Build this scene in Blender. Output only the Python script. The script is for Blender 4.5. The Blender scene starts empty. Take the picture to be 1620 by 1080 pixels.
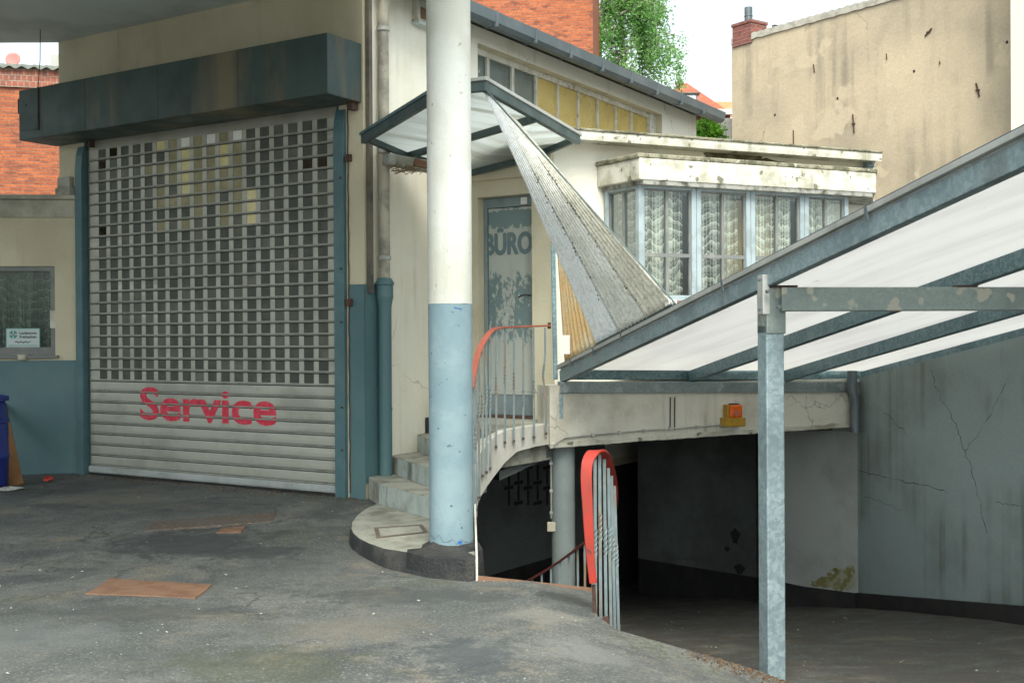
import bpy, bmesh, math, random
from mathutils import Vector as V, noise
from mathutils.geometry import delaunay_2d_cdt
random.seed(7)
R = math.radians
sc = bpy.context.scene
COL = sc.collection

# ------------------------------------------------------------------ camera
F, CX, CY = 1816.0, 810.0, 540.0
CAMP = V((0, 0, 1.6))
PITCH, ROLL = 0.00385, 0.006
cp, sp = math.cos(PITCH), math.sin(PITCH)
FW = V((0, cp, -sp)); R0 = V((1, 0, 0)); U0 = V((0, sp, cp))
RT = R0*math.cos(ROLL) - U0*math.sin(ROLL)
UP = U0*math.cos(ROLL) + R0*math.sin(ROLL)
cam_d = bpy.data.cameras.new("camera"); cam = bpy.data.objects.new("camera", cam_d); COL.objects.link(cam)
cam_d.sensor_width = 36; cam_d.lens = 36*F/1620; cam_d.clip_end = 900; cam_d.clip_start = 0.05
from mathutils import Matrix
cam.matrix_world = Matrix(((RT.x, UP.x, -FW.x, CAMP.x), (RT.y, UP.y, -FW.y, CAMP.y), (RT.z, UP.z, -FW.z, CAMP.z), (0, 0, 0, 1)))
sc.camera = cam

# ------------------------------------------------------------------ light
SUN_EL, SUN_ROT = R(52), R(178)      # high veiled sun, behind the camera to its right
world = bpy.data.worlds.new("World"); sc.world = world; world.use_nodes = True
wn = world.node_tree.nodes; wl = world.node_tree.links
bg = wn["Background"]
sky = wn.new("ShaderNodeTexSky"); sky.sky_type = 'NISHITA'; sky.sun_disc = False
sky.sun_elevation = SUN_EL; sky.sun_rotation = SUN_ROT; sky.air_density = 1.0; sky.dust_density = 4.0; sky.ozone_density = 1.0
hs = wn.new("ShaderNodeHueSaturation"); hs.inputs['Saturation'].default_value = 0.3
tm = wn.new("ShaderNodeMix"); tm.data_type = 'RGBA'; tm.blend_type = 'MULTIPLY'; tm.inputs[0].default_value = 1; tm.inputs[7].default_value = (.93, 1.0, .975, 1)
wl.new(sky.outputs[0], hs.inputs['Color']); wl.new(hs.outputs[0], tm.inputs[6]); wl.new(tm.outputs[2], bg.inputs['Color'])
bg.inputs['Strength'].default_value = 0.15
sun_d = bpy.data.lights.new("sun", 'SUN'); sun = bpy.data.objects.new("sun", sun_d); COL.objects.link(sun)
sun_d.energy = 1.5; sun_d.angle = R(34); sun_d.color = (1, 0.93, 0.80)
sd = V((math.sin(SUN_ROT)*math.cos(SUN_EL), math.cos(SUN_ROT)*math.cos(SUN_EL), math.sin(SUN_EL)))
sun.rotation_euler = sd.to_track_quat('Z', 'Y').to_euler()
sc.view_settings.view_transform = 'Standard'; sc.view_settings.look = 'None'
sc.view_settings.exposure = 1.2; sc.view_settings.gamma = 1
sc.cycles.max_bounces = 10; sc.cycles.transparent_max_bounces = 16; sc.cycles.diffuse_bounces = 5

# ------------------------------------------------------------------ rays and planes
def ray(px, py):
    return FW + RT*((px-CX)/F) + UP*((CY-py)/F)
def at(px, py, d): return CAMP + ray(px, py)*d
def atz(px, py, z):
    r = ray(px, py); return CAMP + r*((z-1.6)/r.z)
Z = V((0, 0, 1))
class Plane:
    def __init__(s, p0, t):
        s.p0 = V((p0.x, p0.y, 0)); s.t = V((t.x, t.y, 0)).normalized()
        s.n = V((s.t.y, -s.t.x, 0))
        if s.n.dot(CAMP-s.p0) < 0: s.n = -s.n
    def pt(s, u, z, off=0): return s.p0 + s.t*u + Z*z + s.n*off
    def hit(s, px, py, off=0):
        r = ray(px, py); q = s.p0 + s.n*off
        return CAMP + r*((q-CAMP).dot(s.n)/r.dot(s.n))
    def uz(s, px, py, off=0):
        h = s.hit(px, py, off); return (h-s.p0).dot(s.t), h.z
    def off(s, o): return Plane(s.p0+s.n*o, s.t)
def az(deg): return V((math.sin(R(deg)), math.cos(R(deg)), 0))
def cross2(p, t, q, w):
    den = t.x*w.y - t.y*w.x; k = ((q.x-p.x)*w.y - (q.y-p.y)*w.x)/den
    return p + t*k
def sstep(a, b, x):
    x = max(0, min(1, (x-a)/(b-a))); return x*x*(3-2*x)

# ------------------------------------------------------------------ mesh builder
class MB:
    def __init__(s): s.v = []; s.f = []; s.m = []; s.s = []
    def face(s, pts, m=0, sm=False):
        b = len(s.v); s.v += [V(p) for p in pts]; s.f.append(list(range(b, b+len(pts)))); s.m.append(m); s.s.append(sm)
    def mesh(s, vs, fs, m=0, sm=False):
        b = len(s.v); s.v += [V(p) for p in vs]
        for f in fs: s.f.append([b+i for i in f]); s.m.append(m); s.s.append(sm)
    def hexa(s, a, b, m=0):
        """a, b: two quads (4 pts each, same winding)"""
        s.mesh(list(a)+list(b), [(3,2,1,0),(4,5,6,7),(0,1,5,4),(1,2,6,5),(2,3,7,6),(3,0,4,7)], m)
    def obox(s, c, x, y, z, m=0):
        """centre and three half-axis vectors"""
        s.hexa([c-x-y-z, c+x-y-z, c+x+y-z, c-x+y-z], [c-x-y+z, c+x-y+z, c+x+y+z, c-x+y+z], m)
    def box(s, P, u0, u1, z0, z1, o0, o1, m=0):
        s.hexa([P.pt(u0,z0,o0), P.pt(u1,z0,o0), P.pt(u1,z0,o1), P.pt(u0,z0,o1)],
               [P.pt(u0,z1,o0), P.pt(u1,z1,o0), P.pt(u1,z1,o1), P.pt(u0,z1,o1)], m)
    def beam(s, p, q, w, h, up=Z, m=0):
        d = (q-p).normalized(); x = d.cross(up).normalized()*(w/2); y = x.cross(d).normalized()*(h/2)
        s.hexa([p-x-y, p+x-y, p+x+y, p-x+y], [q-x-y, q+x-y, q+x+y, q-x+y], m)
    def prism(s, poly, z0, z1, m=0):
        n = len(poly)
        f0 = z0 if callable(z0) else (lambda p: z0); f1 = z1 if callable(z1) else (lambda p: z1)
        lo = [V((p[0], p[1], f0(p))) for p in poly]; hi = [V((p[0], p[1], f1(p))) for p in poly]
        s.mesh(lo+hi, [tuple(reversed(range(n))), tuple(range(n, 2*n))] + [(i, (i+1) % n, n+(i+1) % n, n+i) for i in range(n)], m)
    def slab(s, pts, th, m=0):
        """flat polygon given a thickness downwards"""
        n = len(pts); lo = [p-Z*th for p in pts]
        s.mesh(lo+list(pts), [tuple(reversed(range(n))), tuple(range(n, 2*n))] + [(i, (i+1) % n, n+(i+1) % n, n+i) for i in range(n)], m)
    def tube(s, path, r, n=10, m=0, sm=True, cap=True, twist=0, ph=0):
        k = len(path); rr = r if isinstance(r, (list, tuple)) else [r]*k
        prev = None; rings = []
        for i, p in enumerate(path):
            d = (path[min(i+1, k-1)] - path[max(i-1, 0)]).normalized()
            if prev is None:
                a = d.cross(V((0.31, 0.95, 0.05)) if abs(d.y) < 0.9 else Z).normalized()
            else:
                a = (prev - d*prev.dot(d)).normalized()
            prev = a; b = d.cross(a)
            rings.append([p + (a*math.cos(ph+twist*i+2*math.pi*j/n) + b*math.sin(ph+twist*i+2*math.pi*j/n))*rr[i] for j in range(n)])
        vs = [q for g in rings for q in g]
        fs = [(i*n+j, i*n+(j+1) % n, (i+1)*n+(j+1) % n, (i+1)*n+j) for i in range(k-1) for j in range(n)]
        s.mesh(vs, fs, m, sm)
        if cap: s.face(list(reversed(rings[0])), m); s.face(rings[-1], m)
    def lathe(s, c, prof, n=32, m=0, cap=True, jit=None):
        vs = []
        for i, (r, z) in enumerate(prof):
            for j in range(n):
                a = 2*math.pi*j/n; q = r; zz = z
                if jit: dq, dz = jit(i, a); q += dq; zz += dz
                vs.append(c + V((math.cos(a)*q, math.sin(a)*q, zz)))
        k = len(prof)
        s.mesh(vs, [(i*n+j, i*n+(j+1) % n, (i+1)*n+(j+1) % n, (i+1)*n+j) for i in range(k-1) for j in range(n)], m, True)
        if cap:
            s.face(list(reversed(vs[:n])), m); s.face(vs[-n:], m)
    def profile(s, P, u0, u1, prof, m=0, sm=False):
        """(off, z) outline swept along the plane, closed"""
        n = len(prof)
        a = [P.pt(u0, z, o) for o, z in prof]; b = [P.pt(u1, z, o) for o, z in prof]
        s.mesh(a+b, [(i, (i+1) % n, n+(i+1) % n, n+i) for i in range(n)], m, sm)
        s.face(list(reversed(a)), m); s.face(b, m)
    def wall(s, P, u0, u1, z0, z1, holes, th, off=0, m=0):
        us = sorted(set([u0, u1] + [h[0] for h in holes] + [h[1] for h in holes]))
        zs = sorted(set([z0, z1] + [h[2] for h in holes] + [h[3] for h in holes]))
        us = [u for u in us if u0 <= u <= u1]; zs = [z for z in zs if z0 <= z <= z1]
        def solid(i, j):
            if not (0 <= i < len(us)-1 and 0 <= j < len(zs)-1): return False
            u = (us[i]+us[i+1])/2; z = (zs[j]+zs[j+1])/2
            return not any(h[0] < u < h[1] and h[2] < z < h[3] for h in holes)
        for i in range(len(us)-1):
            for j in range(len(zs)-1):
                if not solid(i, j): continue
                a, b, c, d = us[i], us[i+1], zs[j], zs[j+1]
                f, k = off, off-th
                s.face([P.pt(a,c,f), P.pt(b,c,f), P.pt(b,d,f), P.pt(a,d,f)], m)
                s.face([P.pt(a,d,k), P.pt(b,d,k), P.pt(b,c,k), P.pt(a,c,k)], m)
                if not solid(i-1, j): s.face([P.pt(a,c,k), P.pt(a,c,f), P.pt(a,d,f), P.pt(a,d,k)], m)
                if not solid(i+1, j): s.face([P.pt(b,c,f), P.pt(b,c,k), P.pt(b,d,k), P.pt(b,d,f)], m)
                if not solid(i, j-1): s.face([P.pt(a,c,f), P.pt(a,c,k), P.pt(b,c,k), P.pt(b,c,f)], m)
                if not solid(i, j+1): s.face([P.pt(a,d,f), P.pt(b,d,f), P.pt(b,d,k), P.pt(a,d,k)], m)
WL = {}
def wloc(o): return WL.get(o.name, V((0, 0, 0))) if o else V((0, 0, 0))
def part(name, mb, mats, parent=None, bevel=0, loc=None, recalc=True, uvfix=None):
    me = bpy.data.meshes.new(name)
    base = wloc(parent) if parent else (loc if loc is not None else V((sum(v.x for v in mb.v)/len(mb.v), sum(v.y for v in mb.v)/len(mb.v), min(v.z for v in mb.v))))
    me.from_pydata([v-base for v in mb.v], [], mb.f)
    for m in (mats if isinstance(mats, (list, tuple)) else [mats]): me.materials.append(m)
    for p, mi, s in zip(me.polygons, mb.m, mb.s): p.material_index = mi; p.use_smooth = s
    if recalc:
        bm = bmesh.new(); bm.from_mesh(me); bmesh.ops.remove_doubles(bm, verts=bm.verts, dist=1e-5)
        bmesh.ops.recalc_face_normals(bm, faces=bm.faces); bm.to_mesh(me); bm.free()
    if any(mb.s): me.set_sharp_from_angle(angle=R(42))
    uv = me.uv_layers.new(name="UVMap").data
    for p in me.polygons:
        n = p.normal
        if uvfix: h, k = uvfix
        elif abs(n.z) > 0.75: h, k = V((1, 0, 0)), V((0, 1, 0))
        else: h, k = V((-n.y, n.x, 0)).normalized(), Z
        for li in p.loop_indices:
            w = me.vertices[me.loops[li].vertex_index].co + base
            uv[li].uv = (w.dot(h), w.dot(k))
    o = bpy.data.objects.new(name, me); COL.objects.link(o)
    if parent: o.parent = parent
    else: o.location = base
    WL[o.name] = base
    if bevel:
        b = o.modifiers.new("bevel", 'BEVEL'); b.width = bevel; b.segments = 2; b.limit_method = 'ANGLE'; b.angle_limit = R(40)
    return o
def thing(name, label, cat, loc, group=None):
    o = bpy.data.objects.new(name, None); COL.objects.link(o); o.location = loc; WL[o.name] = V(loc)
    o.empty_display_size = 0.1
    return tag(o, label, cat, group)
def tag(o, label, cat, group=None):
    o['label'] = label; o['category'] = cat
    if group: o['group'] = group
    return o
def kind(o, k): o['kind'] = k; return o
def text_faces(txt, P, u0, u1, z0, z1, off, th=0.002, bold=0.0, fat=0):
    cu = bpy.data.curves.new("lettering", 'FONT'); cu.body = txt; cu.offset = bold; cu.resolution_u = 4
    ob = bpy.data.objects.new("lettering", cu); COL.objects.link(ob)
    bpy.context.view_layer.update()
    me = ob.evaluated_get(bpy.context.evaluated_depsgraph_get()).to_mesh()
    xs = [v.co.x for v in me.vertices]; ys = [v.co.y for v in me.vertices]
    x0, x1, y0, y1 = min(xs), max(xs), min(ys), max(ys)
    def mp(c): return P.pt(u0+(c.x-x0)/(x1-x0)*(u1-u0), z0+(c.y-y0)/(y1-y0)*(z1-z0), off)
    vs = [mp(v.co) for v in me.vertices]; fs = [tuple(p.vertices) for p in me.polygons]
    ed = {}
    for f in fs:
        for i in range(len(f)):
            a, b = f[i], f[(i+1) % len(f)]; ed[(a, b)] = True
    ob.evaluated_get(bpy.context.evaluated_depsgraph_get()).to_mesh_clear()
    bpy.data.objects.remove(ob); bpy.data.curves.remove(cu)
    mb = MB(); n = len(vs)
    if fat:
        base = list(vs); nf = list(fs)
        for q, (du, dz) in enumerate(((1, 0), (-1, 0), (0, 1), (0, -1), (.7, .7), (-.7, -.7), (.7, -.7), (-.7, .7))):
            mb.mesh([v+P.t*du*fat+Z*dz*fat+P.n*(.0002*(q+1)) for v in base], nf)
    back = [v - P.n*th for v in vs]
    sides = [(b, a, n+a, n+b) for (a, b) in ed if (b, a) not in ed]
    mb.mesh(vs+back, fs+sides)
    return mb

# ------------------------------------------------------------------ materials
def C(*c): return (c[0], c[1], c[2], 1) if len(c) == 3 else c
class NT:
    def __init__(s, name):
        s.mat = bpy.data.materials.new(name); s.mat.use_nodes = True
        s.t = s.mat.node_tree; s.bsdf = s.t.nodes["Principled BSDF"]; s.out = s.t.nodes["Material Output"]
        s.pos = s.n("ShaderNodeNewGeometry").outputs['Position']
        s._uv = None
    def n(s, typ, ins=None, **props):
        nd = s.t.nodes.new(typ)
        for k, v in props.items(): setattr(nd, k, v)
        for k, v in (ins or {}).items():
            if isinstance(v, bpy.types.NodeSocket): s.t.links.new(v, nd.inputs[k])
            else: nd.inputs[k].default_value = v
        return nd
    @property
    def uv(s):
        if not s._uv: s._uv = s.n("ShaderNodeUVMap").outputs[0]
        return s._uv
    def set(s, k, v):
        if isinstance(v, bpy.types.NodeSocket): s.t.links.new(v, s.bsdf.inputs[k])
        else: s.bsdf.inputs[k].default_value = v
    def noise(s, scale, detail=4, rough=.55, vec=None, dist=0, col=False):
        sx = scale if isinstance(scale, (tuple, list)) else None
        vec = vec if vec is not None else s.pos
        if sx: vec = s.n("ShaderNodeVectorMath", {0: vec, 1: sx}, operation='MULTIPLY').outputs[0]
        nd = s.n("ShaderNodeTexNoise", {'Vector': vec, 'Scale': 1 if sx else scale, 'Detail': detail, 'Roughness': rough, 'Distortion': dist})
        return nd.outputs[1 if col else 0]
    def step(s, f, a, b):
        return s.n("ShaderNodeMapRange", {0: f, 1: a, 2: b}, interpolation_type='SMOOTHSTEP').outputs[0]
    def math(s, op, a, b=0): return s.n("ShaderNodeMath", {0: a, 1: b}, operation=op).outputs[0]
    def mix(s, f, a, b, blend='MIX'):
        nd = s.n("ShaderNodeMix", data_type='RGBA', blend_type=blend)
        for k, v in ((0, f), (6, a), (7, b)):
            if isinstance(v, bpy.types.NodeSocket): s.t.links.new(v, nd.inputs[k])
            else: nd.inputs[k].default_value = v if k == 0 else C(*v)
        return nd.outputs[2]
    def bump(s, h, st=.3, dist=.01, nrm=None):
        ins = {'Height': h, 'Strength': st, 'Distance': dist}
        if nrm is not None: ins['Normal'] = nrm
        return s.n("ShaderNodeBump", ins).outputs[0]
    def sep(s, v): return s.n("ShaderNodeSeparateXYZ", {0: v}).outputs
def mul(c, k): return tuple(x*k for x in c)
def weather(name, c1, c2=None, s=1.3, lo=.42, hi=.66, streak=None, sa=.5, ss=(5, 5, .3), slo=.52, shi=.75,
            grain=.12, gs=140, rough=.8, metal=0, bump=.25, bs=60, bd=.006, cracks=None, cs=.8, spots=None, sps=9, spt=.68, big=.08):
    t = NT(name); col = C(*c1)
    if c2: col = t.mix(t.step(t.noise(s, 6, .62), lo, hi), c1, c2)
    if big:
        g = t.n("ShaderNodeMapRange", {0: t.noise(.55, 3), 1: .3, 2: .7, 3: 1-big, 4: 1+big}).outputs[0]
        col = t.mix(1.0, col, t.n("ShaderNodeCombineXYZ", {0: g, 1: g, 2: g}).outputs[0], 'MULTIPLY')
    if streak:
        m = t.math('MULTIPLY', t.step(t.noise(ss, 5, .6), slo, shi), t.step(t.noise(.9, 3), .38, .62))
        col = t.mix(t.math('MULTIPLY', m, sa), col, streak)
    if spots:
        m = t.step(t.noise(sps, 3, .5), spt, spt+.05); col = t.mix(t.math('MULTIPLY', m, .8), col, spots)
    h = t.noise(bs, 4, .6)
    if cracks:
        w = t.n("ShaderNodeVectorMath", {0: t.pos, 1: t.n("ShaderNodeVectorMath", {0: t.noise(2.2, 4, col=True), 1: (.5, .5, .5)}, operation='MULTIPLY').outputs[0]}, operation='ADD').outputs[0]
        e = t.n("ShaderNodeTexVoronoi", {'Vector': w, 'Scale': cs}, feature='DISTANCE_TO_EDGE').outputs[0]
        m = t.math('MULTIPLY', t.n("ShaderNodeMapRange", {0: e, 1: .0, 2: .0045, 3: 1, 4: 0}).outputs[0], t.step(t.noise(.6, 2), .55, .62))
        col = t.mix(t.math('MULTIPLY', m, .65), col, cracks); h = t.math('SUBTRACT', h, m)
    if grain:
        g = t.n("ShaderNodeMapRange", {0: t.noise(gs, 3, .7), 1: .25, 2: .75, 3: 1-grain, 4: 1+grain}).outputs[0]
        col = t.mix(1.0, col, t.n("ShaderNodeCombineXYZ", {0: g, 1: g, 2: g}).outputs[0], 'MULTIPLY')
    t.set('Base Color', col); t.set('Metallic', metal)
    t.set('Roughness', t.n("ShaderNodeMapRange", {0: t.noise(6, 4), 1: .3, 2: .7, 3: max(.05, rough-.1), 4: min(1, rough+.1)}).outputs[0])
    if bump: t.set('Normal', t.bump(h, bump, bd))
    return t.mat
M = {}
DIRT = (.10, .09, .06)
M['cream'] = weather('cream render', (.56, .51, .375), (.47, .42, .30), 1.0, streak=(.22, .19, .12), sa=.55, cracks=(.12, .1, .08), cs=.5, bump=.35, bs=90, spots=(.2, .18, .14), sps=14, spt=.76)
M['white'] = weather('white render', (.76, .735, .64), (.66, .62, .50), 1.1, .5, .75, streak=(.30, .27, .19), sa=.45, bump=.3, bs=90, cracks=(.25, .22, .17), cs=.5)
M['pillar'] = weather('white painted pillar', (.70, .71, .67), (.60, .60, .53), 1.8, spots=(.40, .38, .31), sps=13, spt=.67, streak=(.42, .41, .33), sa=.4, bump=.4, bs=55, grain=.05)
M['pillar_blue'] = weather('blue painted pillar', (.20, .295, .335), (.255, .35, .385), 2.2, streak=(.2, .32, .38), sa=.4, bump=.45, bs=50, grain=.06, spots=(.06, .1, .16), sps=24, spt=.69)
M['dado'] = weather('blue dado paint', (.07, .142, .158), (.085, .16, .172), 1.6, streak=(.08, .13, .13), sa=.5, bump=.3, bs=60, rough=.55, spots=(.05, .06, .06), sps=11, spt=.77)
M['bluesteel'] = weather('blue painted steel', (.06, .128, .145), (.085, .16, .175), 4, streak=(.09, .10, .09), sa=.5, rough=.5, bump=.1, spots=(.09, .05, .03), sps=22, spt=.75)
M['housing'] = weather('green grey sheet metal', (.046, .075, .070), (.03, .05, .047), 1.4, streak=(.17, .12, .07), sa=.65, ss=(3.5, 3.5, .5), slo=.5, shi=.68, rough=.5, metal=.15, bump=.12, bs=30, grain=.14, gs=220)
M['alu'] = weather('shutter aluminium', (.40, .40, .345), (.31, .31, .265), 2.4, streak=(.58, .58, .52), sa=.7, ss=(.35, .35, 7), rough=.45, metal=.15, bump=.06, grain=.12, gs=260)  # lighter level bands: uneven slat reflections put into the colour
M['alu_dark'] = weather('shutter seam', (.36, .36, .32), (.27, .27, .24), 7, rough=.5, metal=.3, bump=.1)
M['alu_bright'] = weather('bottom rail aluminium', (.52, .55, .54), (.42, .44, .42), 3, streak=(.25, .24, .2), sa=.6, ss=(2, 2, 6), rough=.35, metal=.4, bump=.05)
M['tar'] = weather('black tar base', (.022, .024, .026), (.055, .053, .048), 5, bump=.9, bs=45, bd=.02, rough=.75, spots=(.22, .2, .17), sps=16, spt=.74)
M['concrete'] = weather('worn concrete', (.37, .37, .315), (.19, .185, .145), 4.2, .4, .7, streak=(.10, .095, .06), sa=.6, ss=(4, 4, 1.2), bump=.5, bs=70, spots=(.12, .11, .08), sps=15, spt=.7)
M['step_face'] = weather('step riser concrete', (.42, .47, .44), (.27, .30, .27), 3.5, streak=(.05, .05, .035), sa=.85, ss=(7, 7, .7), slo=.5, shi=.66, bump=.5, bs=60)
M['slab'] = weather('overhead slab concrete', (.60, .66, .64), (.48, .53, .51), 1.0, bump=.3, bs=30, spots=(.08, .07, .05), sps=2.5, spt=.72, grain=.06)
M['stringer'] = weather('white painted concrete', (.62, .61, .56), (.50, .48, .41), 2.4, streak=(.2, .18, .13), sa=.5, bump=.4, bs=60)
M['rwall'] = weather('stained retaining wall paint', (.25, .305, .30), (.185, .225, .22), .9, streak=(.085, .08, .05), sa=.85, ss=(6.5, 6.5, .13), slo=.46, shi=.70, bump=.35, bs=40, grain=.1, gs=60)
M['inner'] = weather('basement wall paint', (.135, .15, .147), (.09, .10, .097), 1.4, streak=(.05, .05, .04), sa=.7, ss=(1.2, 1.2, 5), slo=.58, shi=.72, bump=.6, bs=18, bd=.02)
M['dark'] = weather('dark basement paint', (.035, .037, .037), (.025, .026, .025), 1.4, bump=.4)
M['black'] = weather('blackened skirting', (.014, .014, .014), (.026, .025, .021), 4, bump=.5)
M['steelgrey'] = weather('grey zinc gutter', (.115, .145, .16), (.16, .19, .205), 3, streak=(.12, .13, .12), sa=.5, rough=.45, metal=.4, bump=.1)
M['zincpale'] = weather('pale zinc flashing', (.46, .47, .45), (.36, .37, .35), 3, streak=(.2, .2, .17), sa=.5, rough=.5, metal=.2, bump=.1)
M['dkframe'] = weather('dark green steel frame', (.055, .085, .085), (.08, .115, .115), 5, streak=(.16, .17, .15), sa=.4, rough=.5, metal=.2, bump=.15)
M['rust'] = weather('rusty steel plate', (.23, .13, .08), (.165, .085, .05), 6, streak=(.38, .22, .13), sa=.5, ss=(3, 3, 3), rough=.75, bump=.35, bs=60, spots=(.05, .035, .025), sps=12, spt=.72)
M['rustdark'] = weather('rusted bracket', (.09, .045, .03), (.045, .03, .025), 20, rough=.85, bump=.6)
M['cover'] = weather('worn iron cover', (.15, .125, .10), (.20, .15, .11), 8, rough=.7, metal=.2, bump=.4)
M['redrail'] = weather('faded red rail paint', (.42, .115, .075), (.34, .10, .07), 9, streak=(.26, .12, .08), sa=.4, rough=.5, bump=.15, spots=(.12, .05, .03), sps=30, spt=.72)
M['redbright'] = weather('bright red rail paint', (.34, .024, .012), (.27, .03, .018), 8, rough=.6, bump=.1, spots=(.05, .025, .022), sps=16, spt=.66)
M['darkred'] = weather('dark red rail paint', (.16, .035, .03), (.12, .04, .03), 10, rough=.5)
M['bar'] = weather('blue grey bar paint', (.155, .20, .21), (.20, .245, .25), 12, streak=(.22, .13, .05), sa=.75, ss=(14, 14, 2.5), slo=.5, shi=.64, rough=.55, bump=.2)
M['lettering_red'] = weather('red lettering paint', (.52, .018, .045), (.60, .06, .10), 16, rough=.5, bump=0, ss=(30, 30, 2), streak=(.66, .14, .17), sa=.55)
M['lettering_teal'] = weather('teal lettering paint', (.12, .18, .19), (.14, .205, .215), 12, rough=.55, bump=0, spots=(.3, .3, .27), sps=45, spt=.76)
M['frameblue'] = weather('pale blue window paint', (.31, .375, .40), (.23, .28, .29), 6, streak=(.2, .2, .17), sa=.5, rough=.55, bump=.2)
M['framegrey'] = weather('grey window frame', (.15, .16, .155), (.21, .21, .19), 6, rough=.55, bump=.2, streak=(.16, .13, .09), sa=.4)
M['framewhite'] = weather('peeling white window frame', (.58, .56, .49), (.42, .38, .30), 9, rough=.6, bump=.3, spots=(.14, .07, .035), sps=20, spt=.64)
M['doorframe'] = weather('grey door frame', (.20, .25, .26), (.15, .2, .21), 5, rough=.55, bump=.15)
M['fascia'] = weather('weathered white fascia', (.60, .585, .505), (.36, .345, .27), 4.5, .44, .66, streak=(.12, .12, .07), sa=.7, ss=(6, 6, 1.2), bump=.5, bs=50, spots=(.09, .09, .055), sps=10, spt=.625)
M['lichen'] = weather('lichened cornice top', (.30, .28, .20), (.10, .10, .06), 9, .4, .6, bump=.9, bs=50, bd=.015, spots=(.5, .48, .4), sps=18, spt=.63)
M['beige'] = weather('beige gable render', (.53, .435, .30), (.40, .335, .24), .5, .38, .68, streak=(.24, .205, .155), sa=.8, ss=(2.6, 2.6, .2), slo=.44, shi=.72, bump=.35, bs=12, bd=.02, grain=.1, gs=25, cracks=(.16, .13, .1), cs=.35, spots=(.54, .45, .315), sps=1.3, spt=.60)
M['offwhite'] = weather('off white render', (.50, .485, .40), None, bump=.2)
M['greyrender'] = weather('grey weathered wall', (.38, .38, .35), (.27, .27, .25), 2, bump=.4)
M['bluebin'] = weather('blue plastic', (.012, .028, .19), (.018, .036, .23), 3, rough=.38, bump=.05)
M['plank'] = weather('orange brown plank', (.26, .125, .045), (.2, .1, .04), 3, ss=(20, 20, .8), streak=(.14, .07, .03), sa=.6, rough=.7)
M['rooffelt'] = weather('roofing felt', (.09, .095, .09), (.13, .13, .11), 4, bump=.5)
M['paper'] = weather('printed paper', (.50, .57, .56), None, grain=.02, bump=0, big=.02)
M['ink'] = weather('black ink', (.06, .075, .08), None, grain=0, bump=0, big=0)
M['green_ink'] = weather('green ink', (.06, .27, .24), None, grain=0, bump=0, big=0)
M['orange_ink'] = weather('orange ink', (.42, .16, .1), None, grain=0, bump=0, big=0)
M['yellowbox'] = weather('yellow beacon base', (.40, .23, .012), (.28, .17, .02), 25, rough=.5, streak=(.1, .07, .02), sa=.5, bump=.1)
M['orangelens'] = weather('orange beacon lens', (.72, .13, .008), (.55, .085, .006), 30, rough=.25, bump=.1, grain=.05)
M['dishred'] = weather('faded red dish', (.50, .16, .14), (.44, .15, .13), 3, rough=.6)
M['trunk'] = weather('birch bark', (.42, .40, .36), (.08, .075, .07), 6, .5, .6, bump=.6)
M['litter'] = weather('dry leaf litter', (.14, .075, .03), (.07, .045, .025), 60, rough=.9, bump=.3)
M['debris'] = weather('pale grit', (.48, .47, .43), (.32, .31, .28), 30, rough=.9, bump=.3)
M['wax'] = weather('cream wax', (.5, .47, .36), None, rough=.5)
M['whitetag'] = weather('white label', (.74, .74, .72), None, grain=.03, bump=0)
M['wire'] = weather('black cable', (.03, .03, .03), None, rough=.6)
M['conduit'] = weather('grey conduit', (.36, .37, .34), (.26, .26, .23), 9, rough=.6)

def mat_galv(name, a, b, patch=None, patch_amt=0.5):
    t = NT(name)
    v = t.n("ShaderNodeTexVoronoi", {'Vector': t.n("ShaderNodeVectorMath", {0: t.pos, 1: t.n("ShaderNodeVectorMath", {0: t.noise(26, 2, col=True), 1: (.05, .05, .05)}, operation='MULTIPLY').outputs[0]}, operation='ADD').outputs[0], 'Scale': 55})
    r = t.sep(v.outputs['Color'])[0]
    col = t.mix(t.step(r, .15, .95), a, b)
    col = t.mix(t.math('MULTIPLY', t.step(t.noise(3, 5), .45, .7), .55), col, mul(a, .62))
    big = t.step(t.noise(10, 2, .4), .60, .66)
    if patch: col = t.mix(t.math('MULTIPLY', big, patch_amt), col, patch)
    m = t.math('MULTIPLY', t.step(t.noise((5, 5, .6), 5), .58, .72), .35)
    col = t.mix(m, col, (.15, .14, .11))
    t.set('Base Color', col); t.set('Metallic', .45)
    t.set('Roughness', t.n("ShaderNodeMapRange", {0: r, 1: 0, 2: 1, 3: .38, 4: .6}).outputs[0])
    t.set('Normal', t.bump(t.noise(60, 3), .06, .004))
    return t.mat
M['galv'] = mat_galv('galvanised steel', (.24, .32, .35), (.345, .43, .455), (.42, .50, .52), .3)
M['galv_patch'] = mat_galv('spotted galvanised steel', (.235, .285, .275), (.29, .34, .325), (.47, .45, .38), .8)
M['galv_dark'] = mat_galv('dull galvanised steel', (.10, .175, .195), (.19, .275, .295), (.25, .32, .335), .3)

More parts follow.
